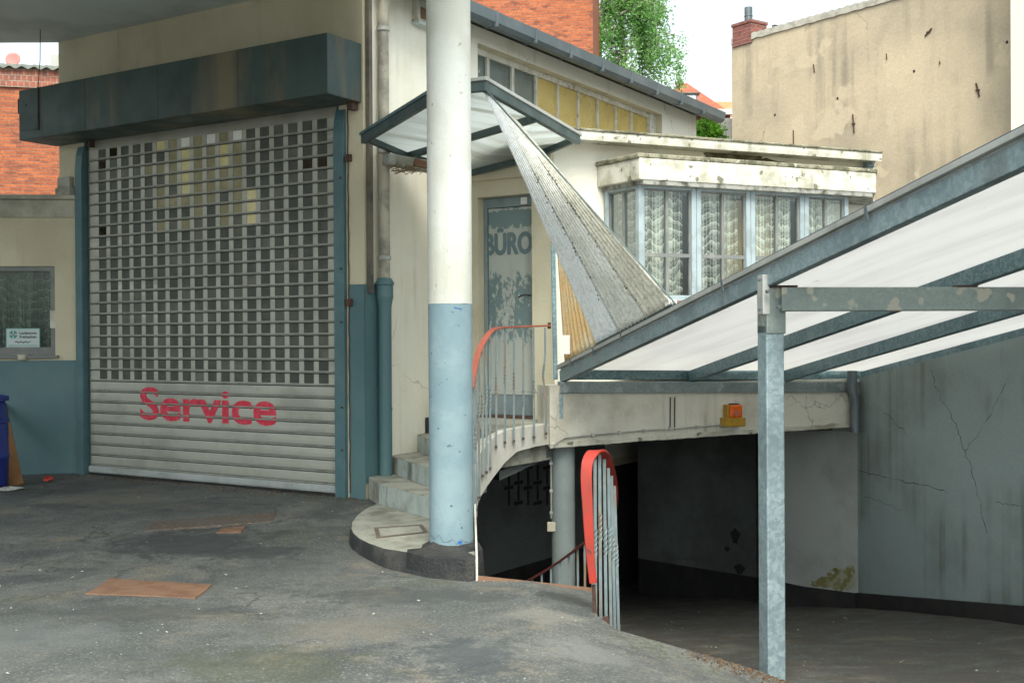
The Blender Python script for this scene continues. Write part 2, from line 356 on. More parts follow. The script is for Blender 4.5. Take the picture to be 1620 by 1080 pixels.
def mat_asphalt(name, ramp=False):
    t = NT(name)
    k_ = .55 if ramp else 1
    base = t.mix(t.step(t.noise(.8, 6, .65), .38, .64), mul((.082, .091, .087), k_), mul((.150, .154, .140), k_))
    base = t.mix(t.math('MULTIPLY', t.step(t.noise(1.7, 6, .65, dist=.6), .5, .66), .8), base, (.052, .058, .062))
    base = t.mix(t.math('MULTIPLY', t.step(t.noise((1.5, 1.7, 1), 7, .7), .52, .7), .75), base, (.21, .18, .13))
    # curved dark sweeps from rolling tyres
    base = t.mix(t.math('MULTIPLY', t.step(t.noise(1.1, 6, .7, dist=.4), .56, .68), .45), base, (.058, .064, .068))
    moss = t.math('MULTIPLY', t.step(t.noise(.9, 4, .6, dist=.3), .56, .68), t.step(t.noise(26, 3), .44, .6))
    base = t.mix(t.math('MULTIPLY', moss, .85), base, (.066, .078, .03))
    base = t.mix(t.math('MULTIPLY', t.step(t.noise(9, 5, .7), .47, .62), .35), base, (.05, .055, .052))
    sp1 = t.noise(52, 2, .75); sp2 = t.noise(75, 2, .75)
    base = t.mix(t.math('MULTIPLY', t.step(sp1, .53, .68), .6), base, (.27, .27, .25))
    base = t.mix(t.math('MULTIPLY', t.step(sp2, .52, .66), .7), base, (.035, .037, .04))
    if ramp: base = t.mix(t.math('MULTIPLY', t.step(t.noise(5, 6, .7), .38, .6), .7), base, (.06, .05, .036))
    else:
        w = t.n("ShaderNodeVectorMath", {0: t.pos, 1: t.n("ShaderNodeVectorMath", {0: t.noise(2.6, 5, col=True), 1: (.7, .7, .7)}, operation='MULTIPLY').outputs[0]}, operation='ADD').outputs[0]
        e = t.n("ShaderNodeTexVoronoi", {'Vector': w, 'Scale': .75}, feature='DISTANCE_TO_EDGE').outputs[0]
        m = t.math('MULTIPLY', t.n("ShaderNodeMapRange", {0: e, 1: 0, 2: .014, 3: 1, 4: 0}).outputs[0], t.step(t.noise(.8, 2), .5, .58))
        base = t.mix(t.math('MULTIPLY', m, .8), base, (.03, .031, .03))
    def blot(c, rx, ry, colr, amt, ns=4.5):
        nonlocal base
        d = t.n("ShaderNodeVectorMath", {0: t.n("ShaderNodeVectorMath", {0: t.n("ShaderNodeVectorMath", {0: t.pos, 1: (c[0], c[1], 0)}, operation='SUBTRACT').outputs[0], 1: (1/rx, 1/ry, 0)}, operation='MULTIPLY').outputs[0]}, operation='LENGTH').outputs['Value']
        v = t.math('ADD', t.math('SUBTRACT', 1.0, d), t.math('MULTIPLY', t.math('SUBTRACT', t.noise(ns, 8, .74), .5), 2.6))
        base = t.mix(t.math('MULTIPLY', t.step(v, .15, .6), amt), base, colr)
    if not ramp:
        for (x, y), rx, ry, cc, am in (((300, 858), .9, .75, (.042, .048, .048), .85), ((400, 868), .5, .45, (.038, .042, .044), .7), ((520, 815), .25, .9, (.06, .066, .066), .7), ((640, 935), .9, .3, (.05, .055, .055), .6),
                                      ((410, 1045), .75, .5, (.06, .068, .034), .45), ((740, 1030), .35, .5, (.045, .055, .062), .7), ((560, 985), .6, .4, (.15, .13, .10), .4), ((930, 1010), .4, .3, (.19, .195, .185), .5),
                                      ((180, 800), .8, .5, (.17, .15, .115), .5), ((860, 960), .35, .3, (.22, .21, .18), .5), ((900, 930), .25, .2, (.03, .032, .03), .8), ((60, 790), .9, .4, (.05, .054, .05), .6), ((30, 1000), .8, .5, (.13, .145, .147), .4), ((230, 960), .8, .25, (.055, .06, .06), .5)):
            g = atz(x, y, 0.03); blot((g.x, g.y), rx, ry, cc, am)
    t.set('Base Color', base)
    t.set('Roughness', t.n("ShaderNodeMapRange", {0: t.noise(2.5, 4), 1: .3, 2: .7, 3: .62, 4: .95}).outputs[0])
    h = t.math('ADD', t.math('MULTIPLY', sp1, .6), t.math('MULTIPLY', t.noise(7, 5), 1.2))
    t.set('Normal', t.bump(h, .55, .012))
    return t.mat
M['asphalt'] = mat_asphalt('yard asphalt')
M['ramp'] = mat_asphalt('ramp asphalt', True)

def mat_brick(name, a, b, mortar, bw=.25, bh=.075, dark=(.10, .04, .03), clean=.5):
    t = NT(name)
    br = t.n("ShaderNodeTexBrick", {'Vector': t.uv, 'Color1': C(*a), 'Color2': C(*b), 'Mortar': C(*mortar), 'Scale': 1, 'Mortar Size': .009, 'Mortar Smooth': .3, 'Bias': 0, 'Brick Width': bw, 'Row Height': bh})
    col = t.mix(t.math('MULTIPLY', t.step(t.noise((3.5, 3.5, 12), 3), .52, .64), clean), br.outputs[0], dark)
    col = t.mix(t.math('MULTIPLY', t.step(t.noise(.6, 5), .45, .7), .35), col, mul(a, .6))
    g = t.n("ShaderNodeMapRange", {0: t.noise(22, 4), 1: .25, 2: .75, 3: .75, 4: 1.25}).outputs[0]
    col = t.mix(1.0, col, t.n("ShaderNodeCombineXYZ", {0: g, 1: g, 2: g}).outputs[0], 'MULTIPLY')
    t.set('Base Color', col); t.set('Roughness', .85)
    t.set('Normal', t.bump(t.math('SUBTRACT', t.math('MULTIPLY', t.noise(40, 3), .5), br.outputs[1]), .5, .01))
    return t.mat
M['brick'] = mat_brick('orange brick', (.42, .115, .038), (.25, .062, .028), (.20, .12, .08))
M['brick_far'] = mat_brick('weathered orange brick', (.46, .13, .046), (.32, .08, .03), (.22, .13, .09), clean=.7)
M['brick_red'] = mat_brick('red chimney brick', (.25, .075, .058), (.18, .06, .05), (.22, .16, .14))

def mat_tiles(name, a, b):
    t = NT(name)
    s = t.sep(t.uv)
    row = t.math('FRACT', t.math('MULTIPLY', s[1], 2.6)); c = t.math('SINE', t.math('MULTIPLY', s[0], 24))
    col = t.mix(t.step(t.noise(3, 4), .35, .65), a, b)
    col = t.mix(t.math('MULTIPLY', t.step(row, .86, .98), .6), col, mul(a, .35))
    t.set('Base Color', col); t.set('Roughness', .75)
    t.set('Normal', t.bump(t.math('ADD', row, t.math('MULTIPLY', c, .4)), .8, .05))
    return t.mat
M['tiles'] = mat_tiles('red roof tiles', (.50, .12, .06), (.38, .09, .05))
M['tiles_orange'] = mat_tiles('orange roof tiles', (.60, .26, .12), (.5, .2, .09))

def mat_sheet(name, colr, trans, streakc, freq=26, dirt=.3, axis=0):
    """milky twin-wall plastic: light comes through it"""
    t = NT(name)
    u = t.sep(t.uv)[axis]
    line = t.math('FRACT', t.math('MULTIPLY', u, freq))
    ln = t.step(line, .5, .95)
    st_ = t.n('ShaderNodeVectorMath', {0: t.uv, 1: (5, .45, 1)}, operation='MULTIPLY').outputs[0]
    fade = t.math('MULTIPLY', t.step(t.noise(1.0, 5, .6, vec=st_), .42, .66), dirt)
    col = t.mix(fade, colr, streakc)
    col = t.mix(t.math('MULTIPLY', ln, .42), col, mul(colr, .55))
    spk = t.step(t.noise((9, 5, 1), 4, .7, vec=t.uv), .66, .72)
    col = t.mix(t.math('MULTIPLY', spk, .45), col, (.38, .35, .28))
    d = t.n("ShaderNodeBsdfDiffuse", {'Color': col}); tr = t.n("ShaderNodeBsdfTranslucent", {'Color': col})
    gl = t.n("ShaderNodeBsdfGlossy", {'Color': C(1, 1, 1), 'Roughness': .35})
    m1 = t.n("ShaderNodeMixShader", {0: trans, 1: d.outputs[0], 2: tr.outputs[0]})
    m2 = t.n("ShaderNodeMixShader", {0: .05, 1: m1.outputs[0], 2: gl.outputs[0]})
    t.t.links.new(m2.outputs[0], t.out.inputs[0]); t.t.nodes.remove(t.bsdf)
    return t.mat
M['twin'] = mat_sheet('milky twin wall sheet', (.88, .88, .87), .70, (.68, .66, .68), 44, .4)
M['canopypane'] = mat_sheet('milky canopy pane', (.84, .88, .87), .75, (.46, .46, .40), 30, .6)

def mat_corr(name, a, b, trans, dirt):
    t = NT(name)
    col = t.mix(t.step(t.noise(2.2, 5, .65), .4, .68), a, b)
    col = t.mix(t.math('MULTIPLY', t.step(t.noise(32, 4, .7), .5, .62), .55), col, dirt)
    g = t.n("ShaderNodeMapRange", {0: t.noise(120, 2), 1: .3, 2: .7, 3: .86, 4: 1.14}).outputs[0]
    col = t.mix(1.0, col, t.n("ShaderNodeCombineXYZ", {0: g, 1: g, 2: g}).outputs[0], 'MULTIPLY')
    d = t.n("ShaderNodeBsdfDiffuse", {'Color': col}); tr = t.n("ShaderNodeBsdfTranslucent", {'Color': col})
    gl = t.n("ShaderNodeBsdfGlossy", {'Color': C(1, 1, 1), 'Roughness': .3})
    m1 = t.n("ShaderNodeMixShader", {0: trans, 1: d.outputs[0], 2: tr.outputs[0]})
    m2 = t.n("ShaderNodeMixShader", {0: .06, 1: m1.outputs[0], 2: gl.outputs[0]})
    t.t.links.new(m2.outputs[0], t.out.inputs[0]); t.t.nodes.remove(t.bsdf)
    return t.mat
for k_, a_c, b_c, d_c in (('corr', (.90, .90, .87), (.78, .78, .73), (.50, .48, .42)), ('corr_pale', (.93, .95, .96), (.88, .90, .90), (.68, .68, .64)), ('corr_grey', (.84, .82, .74), (.70, .68, .60), (.40, .37, .30))):
    M[k_] = mat_corr('corrugated plastic', a_c, b_c, .58, d_c)
    M[k_+'_dirt'] = mat_corr('corrugated plastic with darker rib stripes', mul(a_c, .66), mul(b_c, .62), .5, mul(d_c, .7))  # darker stripe set along each rib so the ribs show
M['amber_dirt'] = mat_corr('amber plastic with darker rib stripes', (.52, .40, .24), (.46, .38, .26), .4, (.40, .32, .2))
M['amber'] = mat_corr('amber corrugated plastic', (.84, .64, .34), (.82, .74, .56), .45, (.60, .47, .28))

def mat_glass(name, tint=(.85, .92, .9), gloss=.14, rough=.02):
    t = NT(name)
    tr = t.n("ShaderNodeBsdfTransparent", {'Color': C(*tint)})
    gl = t.n("ShaderNodeBsdfGlossy", {'Color': C(.9, .95, .97), 'Roughness': rough})
    fr = t.n("ShaderNodeLayerWeight", {'Blend': .25}).outputs['Fresnel']
    f = t.math('ADD', t.math('MULTIPLY', fr, .8), gloss)
    m = t.n("ShaderNodeMixShader", {0: f, 1: tr.outputs[0], 2: gl.outputs[0]})
    t.t.links.new(m.outputs[0], t.out.inputs[0]); t.t.nodes.remove(t.bsdf)
    return t.mat
M['glass_dull'] = mat_glass('dusty window glass', tint=(.9, .95, .93), gloss=.0)
M['glass'] = mat_glass('window glass', tint=(.95, .98, .97), gloss=.03)
def pane(name, a, b, rough=.18):
    m = weather(name, a, b, 5, rough=.45, bump=.05, bs=12, grain=.05, spots=mul(a, 1.6), sps=30, spt=.74)
    m.node_tree.nodes['Principled BSDF'].inputs['Specular IOR Level'].default_value = .25
    return m
M['pane_dark'] = pane('smoked shutter pane', (.062, .068, .055), (.095, .098, .078))
M['pane_mid'] = pane('grey shutter pane', (.10, .104, .083), (.14, .14, .11))
M['pane_glow'] = pane('glow tinted shutter pane', (.25, .225, .125), (.34, .30, .18))  # back-window glow through the plastic, put into the pane colour
M['pane_glow_bright'] = pane('bright glow tinted shutter pane', (.60, .52, .25), (.70, .62, .36))  # stronger back-window glow, likewise put into the colour
M['pane_daylight'] = pane('daylight tinted shutter pane', (.74, .74, .70), (.85, .85, .8))  # bright view through and reflections of the top row, put into the colour
M['pane_green'] = weather('grey green wired glass', (.095, .125, .105), (.075, .1, .085), 3, rough=.22, bump=.06, bs=9, grain=.05, spots=(.4, .4, .35), sps=7, spt=.75)
M['pane_ochre'] = weather('yellow wired glass', (.50, .37, .10), (.42, .31, .085), 2.5, rough=.3, bump=.08, bs=9, grain=.06, streak=(.55, .48, .25), sa=.5, ss=(12, 12, .3))

def mat_curtain(name, colr=(.78, .8, .74), dens=1.0):
    """net: see-through between the threads, with rows of scallops"""
    t = NT(name); s = t.sep(t.uv)
    u = s[0]; v = s[1]
    rnd = t.n("ShaderNodeObjectInfo").outputs['Random']
    uv2 = t.n("ShaderNodeCombineXYZ", {0: u, 1: v, 2: t.math('MULTIPLY', rnd, 40)}).outputs[0]
    wob = t.noise((7, 2.2, 1), 4, .6, vec=uv2)
    w = t.math('ADD', v, t.math('MULTIPLY', wob, .30))
    w = t.math('ADD', w, t.math('MULTIPLY', t.math('SINE', t.math('MULTIPLY', u, 38)), .014))
    sc_ = t.math('FRACT', t.math('MULTIPLY', w, 9.5))
    band = t.step(sc_, .45, .97)
    th = t.math('FRACT', t.math('MULTIPLY', u, 37)); tv = t.math('FRACT', t.math('MULTIPLY', w, 28.5))
    net = t.math('MAXIMUM', t.step(th, .55, .8), t.math('MULTIPLY', t.step(tv, .6, .85), .8))
    fold = t.step(t.noise((16, .35, 1), 3, .6, vec=uv2), .40, .62)
    a = t.math('ADD', t.math('MULTIPLY', band, .34), t.math('MULTIPLY', net, .30))
    a = t.math('ADD', a, t.math('MULTIPLY', fold, .42))
    a = t.math('MINIMUM', t.math('MULTIPLY', a, dens), .96)
    d = t.n("ShaderNodeBsdfDiffuse", {'Color': C(*colr)}); tl = t.n("ShaderNodeBsdfTranslucent", {'Color': C(*colr)})
    tr = t.n("ShaderNodeBsdfTransparent")
    m0 = t.n("ShaderNodeMixShader", {0: .12, 1: d.outputs[0], 2: tl.outputs[0]})
    m = t.n("ShaderNodeMixShader", {0: a, 1: tr.outputs[0], 2: m0.outputs[0]})
    t.t.links.new(m.outputs[0], t.out.inputs[0]); t.t.nodes.remove(t.bsdf)
    return t.mat
M['net'] = mat_curtain('white net curtain', (.96, .94, .83), dens=1.12)
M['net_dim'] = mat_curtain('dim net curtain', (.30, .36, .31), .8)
M['room'] = weather('dim room wall', (.07, .10, .095), (.09, .12, .10), 1, bump=0)
M['room_warm'] = weather('yellow room drape', (.62, .44, .2), (.5, .36, .18), 3, bump=0)

def mat_peel(name):
    t = NT(name)
    n1 = t.noise((20, 20, 11), 10, .74, dist=.2); n2 = t.noise((3.5, 3.5, 1.6), 3)
    zz = t.n("ShaderNodeMapRange", {0: t.sep(t.pos)[2], 1: .8, 2: 3.0}).outputs[0]
    cr = t.n("ShaderNodeValToRGB", {0: zz}); e = cr.color_ramp.elements
    e[0].position = 0; e[0].color = (.28, .28, .28, 1); e[1].position = 1; e[1].color = (.36, .36, .36, 1)
    for p, v in ((.3, .36), (.38, .50), (.62, .53), (.665, .40), (.69, .12), (.81, .12), (.835, .40), (.87, .66), (.915, .68), (.93, .40)):
        q = e.new(p); q.color = (v, v, v, 1)
    f0 = t.math('ADD', t.math('ADD', n1, t.math('MULTIPLY', t.math('SUBTRACT', n2, .5), .45)), t.math('SUBTRACT', cr.outputs[0], .5))
    f = t.step(f0, .49, .505)
    col = t.mix(f, (.42, .44, .40), (.15, .215, .22))
    m = t.math('MULTIPLY', t.step(t.noise((9, 9, .7), 5), .55, .7), .35)
    col = t.mix(m, col, (.2, .2, .16))
    t.set('Base Color', col); t.set('Roughness', .6); t.set('Normal', t.bump(f, .3, .003))
    return t.mat
M['peel'] = mat_peel('peeling door paint')

def mat_leaf(name, a, b, c):
    t = NT(name)
    r = t.n("ShaderNodeObjectInfo").outputs['Random']
    col = t.mix(t.step(t.noise(.9, 3), .35, .65), a, b); col = t.mix(t.step(t.noise(7, 2), .5, .7), col, c)
    d = t.n("ShaderNodeBsdfDiffuse", {'Color': col}); tr = t.n("ShaderNodeBsdfTranslucent", {'Color': col})
    m1 = t.n("ShaderNodeMixShader", {0: .45, 1: d.outputs[0], 2: tr.outputs[0]})
    t.t.links.new(m1.outputs[0], t.out.inputs[0]); t.t.nodes.remove(t.bsdf)
    return t.mat
M['birchleaf'] = mat_leaf('birch leaves', (.20, .41, .13), (.30, .52, .17), (.12, .28, .10))
M['bushleaf'] = mat_leaf('bush leaves', (.07, .19, .02), (.13, .28, .03), (.03, .1, .015))
M['moss'] = mat_leaf('moss', (.05, .07, .02), (.07, .09, .03), (.04, .05, .02))

# ================================================================== MAIN PLANES
GZ = .1                                                   # ground height along the shutter
a_ = atz(143, 750, GZ); b_ = atz(540, 785, GZ)
S = Plane(a_, b_-a_)                                      # shutter wall
SU0 = 0.0; SU1 = (b_-a_).length
uC = S.uz(580, 560)[0]                                    # its right corner
uL = S.uz(97, 200)[0]                                     # its left end
SC = S.pt(uC, 0)
W = Plane(SC, V((-S.t.y, S.t.x, 0)) if V((-S.t.y, S.t.x, 0)).y > 0 else V((S.t.y, -S.t.x, 0)))   # long side wall going back
D = Plane(at(800, 668, 11.1), S.t)                        # office door wall
DW = cross2(D.p0, D.t, W.p0, W.t)
uDR = D.uz(877, 500)[0]; DR = D.pt(uDR, 0)
uDL = (DW-D.p0).dot(D.t)
B = Plane(DR, az(66))                                     # bay window wall
G0 = at(880, 640, 10.25); G1 = at(1377, 640, 11.41)
G = Plane(G0, G1-G0)                                      # ramp mouth
GL = (V((G1.x, G1.y, 0))-G.p0).length
RD = az(165)                                              # right retaining wall, corner towards viewer
RW = Plane(at(1357, 800, 11.41), RD)

def yz(x, y):
    d = .34*(max(0, min(x, 1.9))/1.49)**1.4*sstep(4.0, 6.4, y)
    return .1*sstep(8, 10.8, y) - d
RC = RW.p0
def rampz(x, y):
    u = RD.x*(x-RC.x) + RD.y*(y-RC.y)
    z = -1.10 + .169*u
    return min(z, .0) if u > 0 else max(z, -1.75)
def gpt(px, py, f=yz):
    z = 0
    for _ in range(12):
        p = atz(px, py, z); z = f(p.x, p.y)
    return V((p.x, p.y, z))

# ================================================================== GROUND
hole = [gpt(752, 917), V((-.302, 9.0, 0)), V((DW.x+.12, DW.y-.02, 0)), V((3.0, 18, 0)), V((3.75, 18, 0)), V((3.75, 11.2, 0)), V((6.05, 2.7, 0)),
        V((2.35, 3.6, 0)), V((1.95, 4.3, 0)), gpt(1262, 1088), gpt(1205, 1063), gpt(1090, 1028), gpt(975, 997), gpt(945, 975), gpt(943, 937)]
def inside(p, poly):
    c = False; n = len(poly)
    for i in range(n):
        a, b = poly[i], poly[(i+1) % n]
        if (a.y > p[1]) != (b.y > p[1]) and p[0] < (b.x-a.x)*(p[1]-a.y)/(b.y-a.y)+a.x: c = not c
    return c
def sheet(name, outer, holes, grid, zf, m, bumpy=.012):
    pts = [V((p[0], p[1])) for p in outer]; n = len(pts)
    edges = [(i, (i+1) % n) for i in range(n)]
    for h in holes:
        b = len(pts); k = len(h); pts += [V((p.x, p.y)) for p in h]; edges += [(b+i, b+(i+1) % k) for i in range(k)]
    x0, x1, y0, y1, st = grid
    for i in range(int((x1-x0)/st)):
        for j in range(int((y1-y0)/st)):
            q = (x0+(i+random.uniform(.2, .8))*st, y0+(j+random.uniform(.2, .8))*st)
            if inside(q, [V((p[0], p[1], 0)) for p in outer]) and not any(inside(q, h) for h in holes): pts.append(V(q))
    vs, es, fs, *_ = delaunay_2d_cdt(pts, edges, [], 1 if not holes else 0, 1e-5)
    mb = MB(); V3 = []
    for v in vs:
        z = zf(v.x, v.y)
        if abs(v.x) < 12 and v.y < 16: z += bumpy*(noise.noise(V((v.x*1.1, v.y*1.1, 3)))+.5*noise.noise(V((v.x*3, v.y*3, 9))))
        V3.append(V((v.x, v.y, z)))
    keep = []
    for f in fs:
        c = sum((vs[i] for i in f), V((0, 0)))/len(f)
        if any(inside(c, h) for h in holes): continue
        keep.append(f)
    mb.mesh(V3, keep, 0, True)
    return part(name, mb, m, None, loc=V((0, 0, 0)))
yard = kind(sheet('yard', [(-200, -200), (200, -200), (200, 300), (-200, 300)], [hole], (-7, 5, 2.5, 13.5, .17), yz, M['asphalt']), 'structure')
rp = [V((p.x, p.y, 0)) for p in hole]
ramp_out = [(-.9, 6.4), (.5, 6.2), (1.3, 6.1), (1.7, 3.9), (2.2, 3.2), (6.3, 2.3), (6.3, 4), (4.2, 11.5), (4.2, 19), (2.8, 19), (-1.2, 12)]
ramp_out = [(.0, 8.6), (.75, 6.75), (1.3, 6.35), (1.7, 3.9), (2.2, 3.2), (6.3, 2.3), (6.3, 4), (4.2, 11.5), (4.2, 19), (2.8, 19), (-1.2, 12.0)]
def rz2(x, y): return rampz(x, y) if (x > 1.5 or y > 6.9) else rampz(x, y)
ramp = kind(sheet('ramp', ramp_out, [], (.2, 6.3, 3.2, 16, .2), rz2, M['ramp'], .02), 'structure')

# grit, leaf litter, moss: uncountable scraps on the ground
def scraps(name, n, where, size, m, flat=.3):
    mb = MB()
    for _ in range(n):
        p = where()
        if p is None: continue
        s = size*random.uniform(.5, 1.6); a = random.uniform(0, 6.3)
        x = V((math.cos(a), math.sin(a), random.uniform(-flat, flat)))*s; y = V((-math.sin(a), math.cos(a), random.uniform(-flat, flat)))*s*random.uniform(.5, .9)
        q = p + Z*(s*.35); h = Z*s*.35
        mb.mesh([q-x, q-y*.9, q+x*.9, q+y, q+h+x*.1], [(0, 1, 4), (1, 2, 4), (2, 3, 4), (3, 0, 4), (3, 2, 1, 0)])
    return kind(part(name, mb, m, None, loc=V((0, 0, 0))), 'stuff')
def yard_spot():
    for _ in range(20):
        x = random.uniform(-5, 1.6); y = random.uniform(5.2, 12.5)
        if not inside((x, y), hole): return V((x, y, yz(x, y)))
scraps('grit', 230, yard_spot, .008, M['debris'])
def edge_spot():
    a, b = hole[-6], hole[-4]; k = random.random(); w = abs(random.gauss(0, .12))
    a2 = gpt(1255, 1082); b2 = gpt(1085, 1026); p = b2.lerp(a2, random.random()**.7)
    x = p.x - .35*w; y = p.y - w
    return V((x, y, yz(x, y)+.004))
scraps('leaf_litter', 520, edge_spot, .007, M['litter'], .6)
def ramp_spot():
    x = random.uniform(1.3, 5); y = random.uniform(5, 12)
    if RW.n.dot(V((x, y, 0))-RW.p0) < .05 or not inside((x, y), hole): return None
    return V((x, y, rampz(x, y)))
scraps('ramp_grit', 140, ramp_spot, .008, M['greyrender'])
def foot_spot():
    u = random.uniform(-.6, SU1+.3); p = S.pt(u, 0, abs(random.gauss(.1, .09))+.03); return V((p.x, p.y, yz(p.x, p.y)))
scraps('wall_foot_dirt', 340, foot_spot, .012, M['litter'])

# iron plates let into the asphalt
def plate(name, pxs, m, th, label, cat, pattern=None):
    mb = MB(); ps = [gpt(*p) for p in pxs]
    mb.slab([p+Z*(.012+th) for p in ps], .05)
    o = part(name, mb, m, None, .003); tag(o, label, cat)
    return o, ps
plate('steel_plate', [(134, 940), (150, 933), (160, 925), (176, 915.5), (205, 918.5), (250, 921), (335, 926), (326, 935), (309, 947.5), (250, 944.5)], M['rust'], -.002, 'large flat rusty steel plate lying on the open asphalt', 'steel plate')
def mat_tread():
    t = NT('tread plate')
    v = t.n("ShaderNodeTexVoronoi", {'Vector': t.pos, 'Scale': 26}, distance='MANHATTAN')
    col = t.mix(t.step(v.outputs[0], .2, .5), (.25, .18, .12), (.12, .095, .075)); col = t.mix(t.math('MULTIPLY', t.step(t.noise(4, 4), .45, .65), .6), col, (.13, .12, .11))
    t.set('Base Color', col); t.set('Roughness', .7); t.set('Normal', t.bump(v.outputs[0], .8, .01)); return t.mat
M['tread'] = mat_tread()
plate('drain_cover', [(228, 841), (240, 827), (436, 812), (431, 826)], M['tread'], .0, 'long worn tread plate drain cover set in the asphalt', 'drain cover')
plate('rusty_flap', [(341, 843), (352, 836), (388, 833), (382, 842)], M['rust'], -.003, 'small rusty flap beside the long drain cover', 'cover')
# litter by the wall
mb = MB(); p = gpt(76, 762); mb.lathe(p+Z*.01, [(.02, 0), (.05, .01), (.045, .035), (.01, .045)], 9, jit=lambda i, a: (.012*math.sin(3*a+i), .01*math.cos(2*a)))
tag(part('crushed_wrapper', mb, M['redbright']), 'small crushed red wrapper at the foot of the blue wall', 'litter')
mb = MB(); p = gpt(14, 776); mb.lathe(p+Z*.005, [(.10, 0), (.13, .012), (.07, .03), (.01, .035)], 11, jit=lambda i, a: (.035*math.sin(2*a), .006*math.cos(3*a)))
tag(part('flattened_bottle', mb, M['debris']), 'flattened pale plastic scrap below the blue bin', 'litter')

# ================================================================== SERVICE BUILDING
sb = thing('service_building', 'cream garage hall with a long clerestory and the roller shutter in its end wall', 'building', S.pt(uC/2, 0, -.2))
zTop = 4.96
su_l = S.uz(140, 500)[0]-.02; su_r = S.uz(540, 500)[0]+.01
mb = MB()
mb.wall(S, uL, uC, -.1, zTop+.3, [(su_l, su_r, -.2, 3.86)], .32, .03)
# rest of the hull
WLn = W.uz(1101, 215)[0]
cu0 = W.uz(755, 85)[0]; cu1 = W.uz(1047, 200)[0]
cz1 = W.uz(845, 103)[1]; cz0 = 3.86
mb.wall(W, .03, WLn, -.1, 4.935, [(cu0, cu1, cz0, cz1)], .3, 0)
LP = Plane(S.pt(uL, 0), W.t)
mb.hexa([S.pt(uL, -.1, -.3), S.pt(uL+.3, -.1, -.3), S.pt(uL+.3, -.1, -8.4), S.pt(uL, -.1, -8.4)], [S.pt(uL, 5.2, -.3), S.pt(uL+.3, 5.2, -.3), S.pt(uL+.3, 5.2, -8.4), S.pt(uL, 5.2, -8.4)])
mb.hexa([S.pt(uL+.31, -.1, -8.1), S.pt(uC-.31, -.1, -8.1), S.pt(uC-.31, -.1, -8.4), S.pt(uL+.31, -.1, -8.4)], [S.pt(uL+.31, 5.2, -8.1), S.pt(uC-.31, 5.2, -8.1), S.pt(uC-.31, 5.2, -8.4), S.pt(uL+.31, 5.2, -8.4)])
part('wall', mb, [M['cream']], sb)
# the long side is whiter: its own coat of render, 4 mm proud
mb = MB(); mb.wall(W, .05, WLn+.004, .0, 4.93, [(cu0-.0, cu1+.0, cz0, cz1)], .004, .005)
part('side_render', mb, M['white'], sb)
mb = MB(); zd = S.uz(565, 450)[1]
mb.box(S, S.uz(556, 600)[0], uC+.004, .02, zd, .0302, .035)
mb.box(W, -.0345, .24, .25, zd, .0092, .0125)
part('painted_dado', mb, M['dado'], sb)
# roof and gutter
mb = MB(); e = .22
mb.hexa([W.pt(.0, 4.94, e), W.pt(WLn+.15, 4.94, e), W.pt(WLn+.15, 5.18, -3.9), W.pt(.0, 5.18, -3.9)], [W.pt(.0, 5.00, e), W.pt(WLn+.15, 5.00, e), W.pt(WLn+.15, 5.24, -3.9), W.pt(.0, 5.24, -3.9)])
part('roof', mb, M['rooffelt'], sb)
gz0 = W.off(.34).uz(1100, 181)[1]; gz1 = gz0
mb = MB()
gt = 4.985
prof = [(.22, gt), (.22, gt-.12), (.26, gt-.15), (.33, gt-.15), (.37, gt-.11), (.38, gt+.0), (.365, gt), (.36, gt-.09), (.25, gt-.11), (.24, gt)]
mb.profile(W, .02, WLn+.25, prof)
gut = part('gutter', mb, M['steelgrey'], sb)
k = .9
while k < WLn: mb = MB(); mb.box(W, k, k+.025, gt-.155, gt+.006, .225, .385); part('gutter_bracket', mb, M['steelgrey'], gut); k += .8
# clerestory windows: three grey green lights then six yellow ones
xs = [755, 786, 825, 862, 896, 928, 958, 986.5, 1011, 1037]
us = [W.uz(x, 150)[0] for x in xs]
for i in range(9):
    a, b = us[i]+.0, us[i+1]
    mb = MB(); ww = .05 if i < 3 else .035
    for (p, q) in ((a+.002, a+ww/2), (b-ww/2, b-.002)): mb.box(W, p, q, cz0+.06, cz1-.07, -.17, -.11)
    mb.box(W, a+.002, b-.002, cz1-.07, cz1-.002, -.17, -.105); mb.box(W, a+.002, b-.002, cz0+.002, cz0+.06, -.17, -.105)
    w = part('window', mb, M['framewhite'] if i >= 2 else M['stringer'], sb)
    mb = MB(); mb.box(W, a+ww/2+.001, b-ww/2-.001, cz0+.061, cz1-.071, -.145, -.137)
    part('pane', mb, M['pane_green'] if i < 3 else M['pane_ochre'], w)
mb = MB(); mb.box(W, us[-1]+.004, cu1-.002, cz0+.002, cz1-.002, -.18, -.09); part('window_post', mb, M['framewhite'], sb)

# ---- roller shutter
rs = thing('roller_shutter', 'grey aluminium roller shutter with see-through rows and red lettering, closed', 'roller shutter', S.pt(SU1/2, GZ, 0))
def zS(y): return S.uz(140, y)[1]
zb, zt = zS(602), zS(238.4); NR = 21; pt_ = (zt-zb)/NR
z_lo = zS(735); NS = 8; ps_ = (zb-z_lo)/NS
hu0 = S.uz(158, 592)[0]; hu1 = S.uz(521, 604)[0]     # hole field
pitch = (hu1-hu0+.055)/18; hw = pitch*.67
missing = {(0, 1), (1, 0), (7, 0), (3, 16), (3, 17)}
u0s, u1s = SU0+.02, SU1-.012
def bead(mb, z, m=1):
    mb.profile(S, u0s, u1s, [(-.005, z-.0075), (.0035, z-.0075), (.0035, z-.0012), (-.005, z-.0012)], 2)
    mb.profile(S, u0s, u1s, [(-.004, z-.001), (.004, z-.002), (.014, z+.003), (.016, z+.008), (.012, z+.013), (.0, z+.0165), (-.004, z+.0165)], m)
